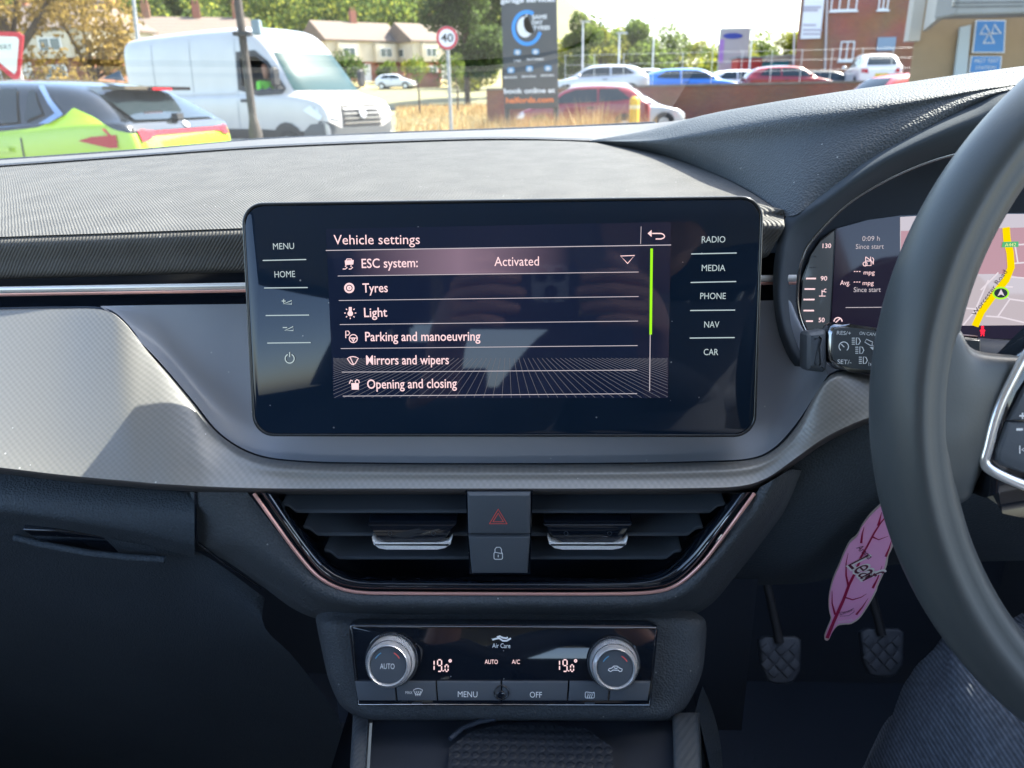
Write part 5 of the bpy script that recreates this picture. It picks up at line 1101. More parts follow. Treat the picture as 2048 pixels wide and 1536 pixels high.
# ---- white van
def van():
    phi = R(-30)
    e = empty('white_van', (W(335, 230, 18.2).x, 18.2, .10), 'large white high roof panel van with its driver at the open window', 'van', None, phi)
    st = [(0, .45, 1.3, 2.55, .88, .80), (.06, .40, 1.3, 2.66, .97, .86), (.5, .38, 1.3, 2.72, .99, .88), (2.4, .38, 1.3, 2.74, 1.0, .88), (3.7, .38, 1.3, 2.74, 1.0, .88), (4.15, .38, 1.30, 2.66, 1.0, .86), (4.45, .38, 1.30, 2.42, 1.0, .82), (5.02, .38, 1.27, 1.62, .99, .80), (5.22, .38, 1.27, 1.34, .98, .7), (5.55, .38, 1.22, 1.23, .96, .7), (5.80, .36, 1.16, 1.16, .92, .6), (5.93, .36, 1.02, 1.02, .88, .6), (5.97, .36, .72, .72, .82, .5)]
    st = [(a, b_, c_, (d_ if d_ < 1.35 else 1.35+(d_-1.35)*.86), f_, g_) for a, b_, c_, d_, f_, g_ in st]
    white = pnt('white van paint', (.56, .53, .50))
    me = body_mesh(st, 3); me.materials.append(white)
    win = [(3.78, 1.44), (3.80, 2.02), (4.25, 2.03), (4.52, 1.86), (4.92, 1.44), (4.86, 1.36), (4.30, 1.34)]
    bvh = BVHTree.FromPolygons([v.co for v in me.vertices], [tuple(p.vertices) for p in me.polygons])
    bm = bmesh.new(); bm.from_mesh(me)
    def inside(x, z):
        c_ = False
        for i in range(len(win)):
            (x1, z1), (x2, z2) = win[i-1], win[i]
            if (z1 > z) != (z2 > z) and x < (x2-x1)*(z-z1)/(z2-z1)+x1: c_ = not c_
        return c_
    kill = [f for f in bm.faces if abs(f.calc_center_median().y) > .6 and f.calc_center_median().y < 0 and inside(f.calc_center_median().x, f.calc_center_median().z) and abs(f.normal.z) < .8]
    bmesh.ops.delete(bm, geom=kill, context='FACES'); bm.to_mesh(me); bm.free()
    b = link('body', me, None, None); b.parent = e
    # window surround (ring), covering the cut edge
    cxw, czw = 4.3, 1.68
    for i in range(len(win)):
        p, q = win[i-1], win[i]; po = (cxw+(p[0]-cxw)*1.10, czw+(p[1]-czw)*1.16); qo = (cxw+(q[0]-cxw)*1.10, czw+(q[1]-czw)*1.16); pi_ = (cxw+(p[0]-cxw)*.90, czw+(p[1]-czw)*.86); qi = (cxw+(q[0]-cxw)*.90, czw+(q[1]-czw)*.86)
        decal('window_frame', bvh, [po, qo, qi, pi_], 'L', blk, e, off=.01)
    decal('side_window', bvh, win, 'R', glassd, e)
    decal('windscreen', bvh, [(-.84, 1.36), (.84, 1.36), (.74, 2.04), (-.74, 2.04)], 'F', mat('van windscreen', (.022, .055, .060), .3, spec=.1), e)
    decal('front_cladding', bvh, [(-.95, .40), (.95, .40), (.92, .84), (.56, .70), (-.56, .70), (-.92, .84)], 'F', mat('grey bumper', (.10, .105, .11), .6), e, off=.012)
    decal('grille', bvh, [(-.52, .72), (.52, .72), (.48, 1.10), (-.48, 1.10)], 'F', blk, e, off=.012)
    for k in range(4):
        z = .77+.08*k; decal('grille_bar', bvh, [(-.48+.01*k, z), (.48-.01*k, z), (.48-.01*k, z+.028), (-.48+.01*k, z+.028)], 'F', mat('grille chrome', (.6, .58, .55), .25, metal=.8), e, off=.03)
    decal('star_badge', bvh, [(.10*math.cos(R(a)), .95+.10*math.sin(R(a))) for a in range(0, 360, 30)], 'F', alloy, e, off=.045)
    for s, vw in ((-1, 'L'), (1, 'R')):
        decal('headlight', bvh, [(s*.56, .84), (s*.92, .90), (s*.92, 1.06), (s*.58, 1.02)], 'F', clearl, e, off=.014)
        decal('headlight_wrap', bvh, [(5.45, 1.02), (5.80, .84), (5.86, .92), (5.62, 1.10)], vw, clearl, e, off=.014)
        decal('sill_cladding', bvh, [(.3, .40), (5.85, .40), (5.85, .66), (5.3, .66), (4.2, .70), (.3, .70)], vw, blk, e, off=.010)
        decal('bumper_corner', bvh, [(5.35, .42), (5.90, .42), (5.88, .80), (5.60, .78), (5.42, .66)], vw, mat('grey bumper', (.10, .105, .11), .6), e, off=.013)
        for x in (3.70, 2.35, 1.1): decal('panel_seam', bvh, [(x, .62), (x+.014, .62), (x+.014, 2.45), (x, 2.45)], vw, mat('seam', (.35, .36, .37), .5), e, off=.004)
        decal('rubbing_rail', bvh, [(.2, 1.34), (3.6, 1.34), (3.6, 1.37), (.2, 1.37)], vw, white, e, off=.015)
        decal('door_handle', bvh, [(3.84, 1.18), (4.04, 1.18), (4.04, 1.235), (3.84, 1.235)], vw, blk, e, off=.03)
        for wx in (1.2, 5.0):
            decal('wheel_arch', bvh, [(wx+.44*math.cos(R(a)), .36+.46*math.sin(R(a))) for a in range(-5, 186, 19)], vw, blk, e, off=.016)
            wheel(e, wx, s*.90, .35, .22)
        bm = bmesh.new(); box_bm(bm, (4.98, s*1.12, 1.60), (.10, .20, .34)); bmesh.ops.bevel(bm, geom=bm.edges[:], offset=.04, segments=3, affect='EDGES'); box_bm(bm, (4.95, s*1.02, 1.42), (.06, .12, .05)); q = bmobj('door_mirror', bm, blk, None, 50); q.parent = e
    box_in = bmesh.new(); box_bm(box_in, (4.2, .1, 1.1), (1.3, 1.5, .1)); q = bmobj('cab_floor', box_in, blk, None); q.parent = e
    # driver: seated in the cab
    Mw = Matrix.Translation(e.location) @ Matrix.Rotation(phi, 4, 'Z')
    Q = lambda x, y, z: Mw @ Vector((x, y, z))
    dp = empty('person', Q(4.15, -.55, 1.15), 'van driver in a green hi-vis top, seen through the open side window', 'person')
    hv = mat('hi vis green', (.18, .75, .05), .7); navy = mat('navy sleeve', (.03, .04, .10), .8)
    skin('hi_vis_top', [(Q(4.10, -.52, 1.15), .20, .16), (Q(4.10, -.54, 1.40), .20, .14), (Q(4.10, -.54, 1.55), .12, .12), (Q(4.10, -.74, 1.50), .075), (Q(4.20, -.84, 1.36), .06)], [(0, 1), (1, 2), (1, 3), (3, 4)], hv, parent=dp)
    skin('body', [(Q(4.11, -.56, 1.58), .06), (Q(4.12, -.57, 1.68), .075, .085), (Q(4.13, -.58, 1.80), .085, .10), (Q(4.13, -.58, 1.87), .06, .07)], [(0, 1), (1, 2), (2, 3)], mat('face skin', (.40, .20, .14), .5), parent=dp)
    skin('forearm', [(Q(4.20, -.85, 1.37), .05), (Q(4.40, -.86, 1.36), .042), (Q(4.52, -.84, 1.42), .035)], [(0, 1), (1, 2)], navy, parent=dp)
van()
# ---- cars in the yard and on the upper car park
redp, silv, bluep, whitep, darkp = pnt('red paint', (.24, .003, .011)), pnt('silver paint', (.55, .56, .57), .4), pnt('blue paint', (.01, .16, .62)), pnt('white paint', (.75, .76, .77)), pnt('dark paint', (.05, .055, .06))
WT = W(1400, 168, 34.6).z
DK = .95
car('red_suv', 'red estate car with silver roof rails parked behind the billboard and yellow bollard', 1300, 25.5, 176, redp, L=4.2, H=1.60, z=0, suv=1, roof=silv)
car('silver_saloon', 'pale silver car nose out behind the red car in the yard', 1135, 31, 2, silv, L=4.4, H=1.42, z=0)
car('silver_hatchback', 'silver car on the upper car park behind the billboard', 1296, 37.5, 178, silv, L=4.6, H=1.52, z=DK+.12)
car('white_hatchback', 'white car half hidden between the silver and the blue car', 1222, 42, -4, whitep, L=4.1, H=1.5, z=DK+.08)
car('blue_hatchback', 'bright blue hatchback parked above the brick wall', 1276, 38, 0, bluep, L=4.7, H=1.46, z=DK-.02)
car('white_car', 'white low car just right of the blue hatchback above the wall', 1404, 41, -3, whitep, L=4.0, H=1.46, z=DK-.05)
car('red_hatchback', 'red hatchback parked above the wall in front of the brick building', 1480, 38.5, -2, redp, L=4.2, H=1.5, z=DK-.03)
car('dark_car', 'dark car behind the red hatchback above the wall', 1560, 42, -3, darkp, L=4.3, H=1.42, z=DK-.1)
car('white_suv', 'white off-roader with dark tailgate at the right end of the upper car park', 1756, 38.0, 82, whitep, L=4.3, H=1.85, Wd=1.9, z=DK+.1, suv=1)
car('pink_red_car', 'faded red car roof just above the instrument hood by the brick wall', 1722, 22.5, 14, pnt('faded red paint', (.55, .10, .12)), L=4.0, H=1.56, z=.15)
car('small_white_car', 'small white car parked in front of the far houses', 757, 82, -8, whitep, L=4.0, H=1.45)
# ================================================================ WALLS AND BUILDINGS
def brickm(name, c1, c2, mort, sc_=1):
    m = mat(name, c1, .9); t, n, l, b = nodes(m); tc = n.new('ShaderNodeTexCoord'); br = n.new('ShaderNodeTexBrick'); mp = n.new('ShaderNodeMapping'); mp.inputs['Rotation'].default_value = (R(90), 0, 0)
    br.inputs['Color1'].default_value = (*c1, 1); br.inputs['Color2'].default_value = (*c2, 1); br.inputs['Mortar'].default_value = (*mort, 1); br.inputs['Scale'].default_value = 1
    br.inputs['Brick Width'].default_value = .225; br.inputs['Row Height'].default_value = .075; br.inputs['Mortar Size'].default_value = .008
    l.new(tc.outputs['Object'], mp.inputs[0]); l.new(mp.outputs[0], br.inputs[0])
    no = n.new('ShaderNodeTexNoise'); no.inputs['Scale'].default_value = .6; no.inputs['Detail'].default_value = 6; l.new(tc.outputs['Object'], no.inputs[0])
    mx = n.new('ShaderNodeMix'); mx.data_type = 'RGBA'; mx.blend_type = 'MULTIPLY'; mx.inputs[0].default_value = .6; l.new(br.outputs[0], mx.inputs[6]); l.new(no.outputs['Color'], mx.inputs[7]); l.new(mx.outputs[2], b.inputs['Base Color'])
    return m
bk1 = brickm('red brown brick', (.34, .13, .08), (.28, .10, .07), (.22, .17, .14)); bk2 = brickm('orange red brick', (.46, .18, .10), (.40, .15, .09), (.34, .24, .18))
def slab(name, a, b, z0, z1, th, m, label, cat, cap=True, parent=None):
    a, b = Vector(a), Vector(b); d = (b-a); L_ = d.length; e = empty(name, (a.x, a.y, 0), label, cat, None, math.atan2(d.y, d.x))
    q = box('wall_face', (L_/2, 0, (z0+z1)/2), (L_, th, z1-z0), m, None); q.parent = e
    if cap: q = box('coping', (L_/2, 0, z1+.04), (L_, th+.08, .08), vary(mat('coping stone', (.22, .19, .16), .9), 3, .3), None, bevel=.01); q.parent = e
    return e
xa = W(972, 200, 34).x; xb = W(2150, 200, 34).x
slab('retaining_wall', (xa, 34.5, 0), (xb, 34.5, 0), -.1, WT-.08, .35, bk1, 'long brown brick retaining wall below the upper car park', 'wall')
deck = mesh('upper_car_park', [(xa, 34.68, DK), (60, 34.68, DK), (60, 75, DK), (xa, 75, DK), (xa, 34.68, -.2), (60, 34.68, -.2), (60, 75, -.2), (xa, 75, -.2)], [(0, 1, 2, 3), (0, 4, 5, 1), (3, 7, 4, 0)], asph, None); tag(deck, kind='structure')
railm = mat('galvanised rail', (.6, .62, .62), .4, metal=.5)
def railing():
    x0, x1 = W(1130, 200, 35).x, W(1830, 200, 35).x; e = empty('railing', (x0, 34.9, WT), 'thin galvanised post and wire railing along the top of the retaining wall', 'railing')
    n = 12
    for i in range(n+1):
        x = x0+(x1-x0)*i/n; q = cyl('post', (x, 34.9, WT-.1), (x, 34.9, WT+1.25), .012, railm, e, n=6)
    for z in (.45, .85, 1.22): q = cyl('rail', (x0, 34.9, WT+z), (x1, 34.9, WT+z), .005, railm, e, n=6)
railing()
frw = mat('white window frame', (.75, .76, .76), .5); wgl = mat('window glass', (.06, .09, .11), .08, spec=.8)
def window(parent, o, u_, nrm, w_, h_, nx=2, ny=1, name='window', sill=True):
    """o = lower left corner in world"""
    f = bmesh.new(); u_ = Vector(u_); nrm = Vector(nrm); up_ = Vector((0, 0, 1)); t = .07*max(1, w_/2)
    def bx(bm, a0, a1, b0, b1, d0, d1):
        v = [bm.verts.new(o+u_*a+up_*b+nrm*d) for d in (d0, d1) for a, b in ((a0, b0), (a1, b0), (a1, b1), (a0, b1))]
        for q in ((0, 1, 2, 3), (7, 6, 5, 4), (0, 4, 5, 1), (1, 5, 6, 2), (2, 6, 7, 3), (3, 7, 4, 0)): bm.faces.new([v[k] for k in q])
    bx(f, 0, t, 0, h_, 0, .05); bx(f, w_-t, w_, 0, h_, 0, .05); bx(f, t, w_-t, 0, t, 0, .05); bx(f, t, w_-t, h_-t, h_, 0, .05)
    for i in range(1, nx): bx(f, w_*i/nx-t/2, w_*i/nx+t/2, t, h_-t, 0, .045)
    for i in range(1, ny): bx(f, t, w_-t, h_*i/ny-t/2, h_*i/ny+t/2, 0, .040)
    if sill: bx(f, -.08, w_+.08, -.09, 0, 0, .12)
    fr = bmobj(name, f, frw, parent)
    p_ = bmesh.new(); bx(p_, t*.5, w_-t*.5, t*.5, h_-t*.5, .004, .02); bmobj('pane', p_, wgl, fr)
def building_brick():
    Yb = 50.0; xl, xr = W(1592, 100, Yb).x, W(2150, 100, Yb).x; z0 = DK
    e = empty('brick_building', (xl, Yb, z0), 'orange red brick office building with white windows and a tall white sign', 'building')
    e.rotation_euler.z = 0
    kb = (Yb+10)/Yb; fpn = [(xl, Yb), (xr, Yb), (xr+2, Yb+10), (xl*kb+.5, Yb+10)]
    mesh('wall', [(a, b, z) for z in (0, 12) for a, b in fpn], [(0, 1, 5, 4), (1, 2, 6, 5), (2, 3, 7, 6), (3, 0, 4, 7), (4, 5, 6, 7)], bk2, e)
    u_, nn = (1, 0, 0), (0, -1, 0)
    P = lambda px, py: W(px, py, Yb-.01)
    for x0_, y0_, x1_, y1_, nx in ((1660, 22, 1720, -40, 3), (1755, 20, 1783, -40, 2), (1677, 122, 1710, 82, 2), (1850, 120, 1890, 80, 2), (1850, 18, 1900, -40, 2)):
        a, b = P(x0_, y0_), P(x1_, y1_); window(e, a, u_, nn, b.x-a.x, b.z-a.z, nx)
    a, b = P(1752, 102), P(1792, 74); box('notice_board', ((a.x+b.x)/2, Yb-.05, (a.z+b.z)/2), (b.x-a.x, .06, b.z-a.z), mat('board blue grey', (.25, .33, .42), .5), e)
    a, b = P(1600, 78), P(1652, -40); s_ = box('company_sign', ((a.x+b.x)/2, Yb-.08, (a.z+b.z)/2), (b.x-a.x, .08, b.z-a.z), mat('white sign', (.78, .78, .80), .4), e)
    fp = Plane(1625, 40, Yb-.14, 0)
    for y, w_ in ((12, 36), (18, 30), (48, 26), (58, 38), (66, 34)):
        prism('sign_line', fp, [(1606, y), (1606+w_, y), (1606+w_, y+(4 if y > 20 else 5)), (1606, y+(4 if y > 20 else 5))], 0, .01, mat('sign grey print', (.45, .42, .50), .5), e)
    cyl('drainpipe', P(1655, 130)+Vector((0, -.1, -2)), P(1655, -60)+Vector((0, -.1, 0)), .06, mat('drainpipe grey', (.5, .45, .45), .5), e)
    cyl('drainpipe', P(1591, 130)+Vector((0, -.1, -2)), P(1591, -60)+Vector((0, -.1, 0)), .05, mat('drainpipe grey', (.6, .5, .5), .5), e)
    return e
building_brick()
def garage_building():
    Yb = 15.5; xl = W(1826, 100, Yb).x; xr = xl+9
    e = empty('garage_building', (xl, Yb, 0), 'beige rendered garage building with blue signs and a grey fascia overhang', 'building')
    tanm = bump(vary(mat('tan render', (.40, .30, .19), .9), 1.5, .15), 'noise', 60, .004, .5)
    k_ = (Yb+6)/Yb; fpnt = [(xl, Yb), (xr, Yb), (xr+2, Yb+6), (xl*k_+.4, Yb+6)]
    mesh('wall', [(a, b, z) for z in (0, 6) for a, b in fpnt], [(0, 1, 5, 4), (1, 2, 6, 5), (2, 3, 7, 6), (3, 0, 4, 7), (4, 5, 6, 7)], tanm, e)
    fas = vary(mat('grey fascia cladding', (.33, .33, .31), .6), 2, .1)
    xf = W(1903, 20, 13.2).x; zf_ = W(1980, 30, 13.2).z
    box('fascia', (xf+3.5, 13.4, zf_+.9), (7, .7, 1.8), fas, e, bevel=.02)
    zz = W(1838, 70, Yb-.1).z
    box('corner_trim', (W(1827, 40, Yb).x, Yb-.05, zz+1.2), (.2, .2, 2.6), mat('pale trim', (.55, .52, .46), .6), e)
    b0, b1 = Vector((W(1846, 60, 15.2).x, 15.2, W(1846, 62, 15.2).z)), Vector((xf-.03, 13.1, W(1903, 10, 13.1).z))
    d = (b1-b0); v = [b0, b1, b1+Vector((0, 0, .62)), b0+Vector((0, 0, .62))]; n_v = Vector((-.10, -.03, 0))
    mesh('side_sign_board', v+[p-n_v for p in v], [(0, 1, 2, 3), (7, 6, 5, 4), (0, 4, 5, 1), (1, 5, 6, 2), (2, 6, 7, 3), (3, 7, 4, 0)], mat('cream board', (.55, .53, .48), .5), e)
    fp = Plane(1975, 75, Yb-.06, 0); bl = mat('sign blue', (.07, .26, .62), .4); wh = mat('sign white', (.75, .8, .85), .5)
    def board(nm, q, hh=0): prism(nm, fp, q, -.03, 0, wh, e); cx = sum(p[0] for p in q)/4; cy = sum(p[1] for p in q)/4; prism(nm+'_face', fp, [(cx+(x-cx)*.92, cy+(y-cy)*.93) for x, y in q], .001, .006, bl, e)
    board('test_station_sign', [(1952, 40), (2012, 40), (2009, 106), (1944, 106)])
    board('lower_sign', [(1942, 112), (2004, 112), (2001, 146), (1937, 146)])
    icon('three_triangles_mark', fp, [[(1960, 68), (1980, 68), (1970, 50), (1960, 68)], [(1983, 67), (2001, 67), (1988, 49), (1983, 67)], [(1966, 86), (1988, 86), (1978, 66), (1966, 86)]], .03, .012, wh, e)
    text(fp, 'MOT TEST', 1948, 1996, 126, 8, wh, e, .012, 'sign_text'); text(fp, 'STATION', 1950, 1990, 139, 7, wh, e, .012, 'sign_text')
    prism('door_frame', fp, [(1918, 55), (1939, 50), (1930, 160), (1905, 160)], 0, .05, mat('pale door frame', (.45, .55, .62), .5), e)
    for y in (6, 14): icon('fascia_line', Plane(1960, 15, 13.03, 0), [[(1905, y), (2048, y-2)]], .01, 0, blk, e)
garage_building()
tilem = bump(vary(mat('weathered roof tiles', (.15, .125, .105), .9), 1.5, .3, col2=(.18, .13, .105)), 'wave', .9, .05, .5, rot=(0, 90, 0))
def house(px, Y, yaw, w_, d_, he, hr, label, chim=(.2,), lower=bk2, base=None, hip=.0, n=2, bay=True):
    X = W(px, 200, Y).x; z0 = terr(X, Y) if base is None else base; e = empty('house', (X, Y, z0), label, 'house', None, R(yaw))
    cream = vary(mat('cream render', (.58, .53, .43), .9), 1, .1)
    def B(nm, c, s, m, bv=0): q = box(nm, c, s, m, None, bevel=bv); q.parent = e; return q
    B('lower_wall', (0, 0, he*.24), (w_, d_, he*.52), lower); B('upper_wall', (0, 0, he*.75), (w_+.02, d_+.02, he*.5), cream)
    # roof: ridge along local x, with gable or hipped ends, overhanging
    o = .35; x_ = w_/2+o; y_ = d_/2+o; h_ = hip*d_/2
    vs = [(-x_, -y_, he-.05), (x_, -y_, he-.05), (x_, y_, he-.05), (-x_, y_, he-.05), (-x_+h_, 0, hr), (x_-h_, 0, hr), (-x_, -y_, he-.2), (x_, -y_, he-.2), (x_, y_, he-.2), (-x_, y_, he-.2)]
    q = mesh('roof', vs, [(0, 1, 5, 4), (2, 3, 4, 5), (1, 2, 5), (3, 0, 4), (6, 9, 8, 7), (0, 6, 7, 1), (1, 7, 8, 2), (2, 8, 9, 3), (3, 9, 6, 0)], tilem); q.parent = e
    for c_ in chim:
        k = B('chimney', ((c_-.5)*w_, 0, hr+.35), (.75, .6, 1.7), bk2)
        for s in (-.2, .2): p_ = cyl('chimney_pot', ((c_-.5)*w_+s, 0, hr+1.2), ((c_-.5)*w_+s, 0, hr+1.6), .12, bk1, None, n=8); p_.parent = e
    wn_ = max(2, n)
    for i in range(wn_):
        x0 = -w_/2+w_*(i+.5)/wn_
        if bay:
            B('bay', (x0, -d_/2-.30, he*.70), (w_/wn_*.56, .6, he*.42), cream, .02); B('bay_base', (x0, -d_/2-.28, he*.22), (w_/wn_*.50, .5, he*.44), lower)
        yy = -d_/2-(.61 if bay else .02)
        for zz, hh in ((he*.60, he*.22), (he*.16, he*.22)):
            ww = w_/wn_*.34; fr = bmesh.new(); box_bm(fr, (x0, yy-.03, zz+hh/2), (ww, .06, hh)); f_ = bmobj('window', fr, frw, None); f_.parent = e
            for s in (-1, 1): g_ = bmesh.new(); box_bm(g_, (x0+s*ww*.235, yy-.05, zz+hh/2), (ww*.40, .05, hh*.84)); p_ = bmobj('pane', g_, wgl, None); p_.parent = f_
    for s in (-1, 1):
        fr = bmesh.new(); box_bm(fr, (s*(w_/2+.03), -d_*.1, he*.72), (.06, 1.3, he*.2)); f_ = bmobj('window', fr, frw, None); f_.parent = e
        g_ = bmesh.new(); box_bm(g_, (s*(w_/2+.06), -d_*.1, he*.72), (.03, 1.1, he*.17)); p_ = bmobj('pane', g_, wgl, None); p_.parent = f_
    B('front_door', (w_*.0, -d_/2-.04, 1.05), (.95, .1, 2.1), mat('white door', (.7, .7, .68), .5))
    return e
house(140, 72, -14, 14, 7.5, 4.7, 7.0, 'cream rendered house behind the autumn tree, left end of the row', chim=(.3, .95), base=2.8, hip=.5)
house(405, 86, 20, 13, 8, 4.6, 6.8, 'brown roofed house with tall red chimney, mostly behind the white van', chim=(.18, .55, .85), hip=.3)
house(712, 100, 40, 9.5, 7, 4.7, 6.9, 'semi detached cream and brick house with twin bays right of the van', chim=(.55,), hip=.0)
house(862, 103, 40, 8.5, 7, 4.6, 6.7, 'smaller looking cream and brick house behind the speed limit sign', chim=(.55,), hip=.0)
# garden hedges and brick garden walls
for i, (px, Y, r_, mt_, lb) in enumerate(((700, 86, 2.2, DGREEN, 'tall dark round bush beside the twin bay house'), (780, 87, 1.3, GREEN, 'round green bush in front of the twin bay house'), (832, 87, 1.5, YG, 'yellow green bush between the two far houses'), (930, 80, 3.2, DGREEN, 'broad dark bush right of the speed limit sign'), (955, 76, 2.0, YG, 'low olive bush left of the billboard'))):
    X = W(px, 200, Y).x; rnd = random.Random(i); B_ = [(rnd.uniform(-.5, .5)*r_, rnd.uniform(-.5, .5)*r_, r_*rnd.uniform(.4, 1.1), r_*.6, r_*.6, r_*.6) for _ in range(6)]
    e = empty('bush', (X, Y, terr(X, Y)), lb, 'bush', None); f = foliage('leaves', B_, 1400, .16, mt_, None, 40+i); f.parent = e
    q = cyl('stem', (0, 0, -.1), (0, 0, r_*.6), .1, barkm, None, n=6); q.parent = e
for px, Y, wv, lb in ((850, 83, 3.4, 'red brick garden wall below the far houses'), (800, 84, 1.2, 'short brick gate pier near the small white car')):
    X = W(px, 200, Y).x; z_ = terr(X, Y); e = empty('garden_wall', (X, Y, z_), lb, 'wall'); q = box('wall_face', (0, 0, .6), (wv, .3, 1.3), bk2, None); q.parent = e; q = box('coping', (0, 0, 1.3), (wv+.1, .4, .1), bk1, None); q.parent = e
# trees
tree(40, 27, 8.2, 3.7, YEL, 'large tree with golden autumn leaves behind the give way sign', 11, 12000, .095, .12)
tree(195, 30, 6.6, 1.9, YEL, 'smaller golden leaved tree leaning over the lime green car', 12, 3600, .09, .3)
tree(935, 60, 10.5, 3.0, DGREEN, 'tall dark green tree between the speed limit sign and the billboard', 13, 13000, .16, .1)
tree(1010, 66, 13, 3.2, GREEN, 'tall olive tree rising directly behind the billboard', 14, 11000, .16, .1)
for i, (px, Y, top, r_, mt_, lb) in enumerate(((1155, 72, 30, 2.3, GREEN, 'ragged tree just right of the billboard'), (1200, 74, 72, 2.0, YG, 'lower spreading tree right of the ragged one'), (1265, 84, 52, 2.7, GREEN, 'rounded tree behind the silver car lamp post'), (1330, 86, 36, 3.3, GREEN, 'tallest domed tree above the blue hatchback'),
     (1395, 92, 58, 2.6, YG, 'yellow green tree above the front of the blue hatchback'), (1447, 96, 42, 2.2, YG, 'tree behind the silver totem sign'), (1515, 90, 36, 3.6, GREEN, 'broad round tree right of the totem sign'), (1572, 92, 42, 3.2, YG, 'tree touching the left edge of the brick building'), (1240, 90, 88, 3.0, YG, 'low bushy tree behind the white car'), (1620, 96, 60, 3, GREEN, 'tree half behind the brick building'))):
    v = W(px, top, Y); tree(px, Y, v.z*.88, r_*.78, mt_, lb, 50+i, 5000, .14, .12)
for i in range(9):
    px = 1130+i*56; tree(px, 80+(i % 3)*4, 4.6+(i*7 % 4)*.4, 2.8, (YG, GREEN)[i % 2], 'low %s tree, %s from the left in the far belt' % (('yellow green', 'green')[i % 2], ('first', 'second', 'third', 'fourth', 'fifth', 'sixth', 'seventh', 'eighth', 'ninth')[i]), 90+i, 1500, .2, .0, group='belt of low trees behind the upper car park')
# dry grass
def blades(n, reg, hh, wd, mats, seed):
    rnd = random.Random(seed); vs = []; fs = []; mi = []
    for _ in range(n):
        x, y = reg(rnd); z = terr(x, y)-.02; h = hh*rnd.uniform(.4, 1.3); a = rnd.random()*6.28; w_ = wd*rnd.uniform(.6, 1.4); lx, ly = rnd.gauss(0, .18)*h, rnd.gauss(0, .18)*h
        i = len(vs); vs += [(x-w_*math.cos(a), y-w_*math.sin(a), z), (x+w_*math.cos(a), y+w_*math.sin(a), z), (x+lx, y+ly, z+h)]; fs.append((i, i+1, i+2)); mi.append(rnd.choice((0, 0, 1, 2)))
    me = bpy.data.meshes.new('dry_grass'); me.from_pydata(vs, [], fs)
    for m in mats: me.materials.append(m)
    me.polygons.foreach_set('material_index', mi); return me
sg = [mat('straw', (.55, .36, .14), .9), mat('pale straw', (.62, .48, .24), .9), mat('rust straw', (.38, .22, .08), .9)]
def reg1(r): px = min(max(r.gauss(1110, 95), 950), 1300); Y = r.gauss(14.8, .9); return W(px, 200, Y).x, Y
tag(link('dry_grass', blades(9000, reg1, .82, .012, sg, 1), None), 'tall straw coloured dry grass at the foot of the billboard', kind='stuff')
def reg2(r): px = r.uniform(790, 1000); Y = r.uniform(31, 58); return W(px, 200, Y).x, Y
tag(link('dry_grass', blades(9000, reg2, .35, .03, sg, 2), None), 'short yellow dry grass on the verge', kind='stuff')
for px, hgt, lb in ((1188, 1.15, 'taller yellow grass clump standing before the red car door'),):
    X = W(px, 200, 13.8).x; tag(link('grass_clump', blades(500, lambda r: (X+r.gauss(0, .06), 13.8+r.gauss(0, .06)), 1.0, .012, sg, 3), None), lb, 'grass clump')
# ================================================================ STREET FURNITURE
gal = vary(mat('galvanised grey', (.42, .43, .42), .5, metal=.3), 6, .2)
def lamp_post():
    Y = 9.0; b = W(512, 275, Y); t = W(487, -30, Y); X = b.x
    e = empty('lamp_post', (X, Y, 0), 'weathered dark metal lamp post in front of the white van', 'lamp post')
    pm = vary(mat('weathered post', (.045, .038, .034), .85), 5, .5, col2=(.09, .075, .065))
    tube('post', [Vector((X, Y, 0)), Vector((X, Y, .75)), Vector((X, Y, .95)), Vector((X-.005, Y, 1.1)), Vector((X-.01, Y, 5.5))], [.075, .075, .075, .044, .038], pm, e, n=14)
    p = W(510, 55, Y); box('bracket_box', (p.x+.02, Y, p.z), (.09, .10, .15), mat('blue grey box', (.20, .26, .30), .5), e, bevel=.01); box('clamp_band', (X, Y, p.z-.06), (.16, .16, .04), blk, e)
lamp_post()
e = empty('street_light_pole', (W(276, 90, 20).x, 20, 0), 'thin leaning pale lamp column left of the white van', 'pole'); tube('column', [W(279, 100, 20), W(272, 50, 20), W(264, -30, 20)], [.05, .045, .04], gal, e, n=10)
tube('column_base', [Vector((W(282, 140, 20).x, 20, 0)), W(279, 100, 20)], .05, gal, e, n=10)
def speed_sign():
    Y = 21; p = W(894, 76, Y); e = empty('speed_limit_sign', (p.x, Y, 0), 'round red bordered 40 speed limit sign on a thin grey pole', 'road sign')
    cyl('pole', (p.x, Y+.06, 0), (p.x, Y+.06, p.z+.2), .045, gal, e, n=12)
    cyl('sign_back', p+Vector((0, .03, 0)), p, .275, gal, e, n=40)
    rd = mat('sign red', (.60, .03, .05), .5); wh = mat('sign face white', (.82, .83, .84), .5)
    cyl('red_border', p, p+Vector((0, -.008, 0)), .265, rd, e, n=40); cyl('white_face', p+Vector((0, -.008, 0)), p+Vector((0, -.014, 0)), .205, wh, e, n=40)
    pl = Plane(0, 0, 1, 0, o=p+Vector((0, -.015, 0)))
    text(pl, '40', 882, 907, 84, 17, mat('sign black', (.02, .02, .02), .5), e, .003, 'speed_number', bold=.02)
speed_sign()
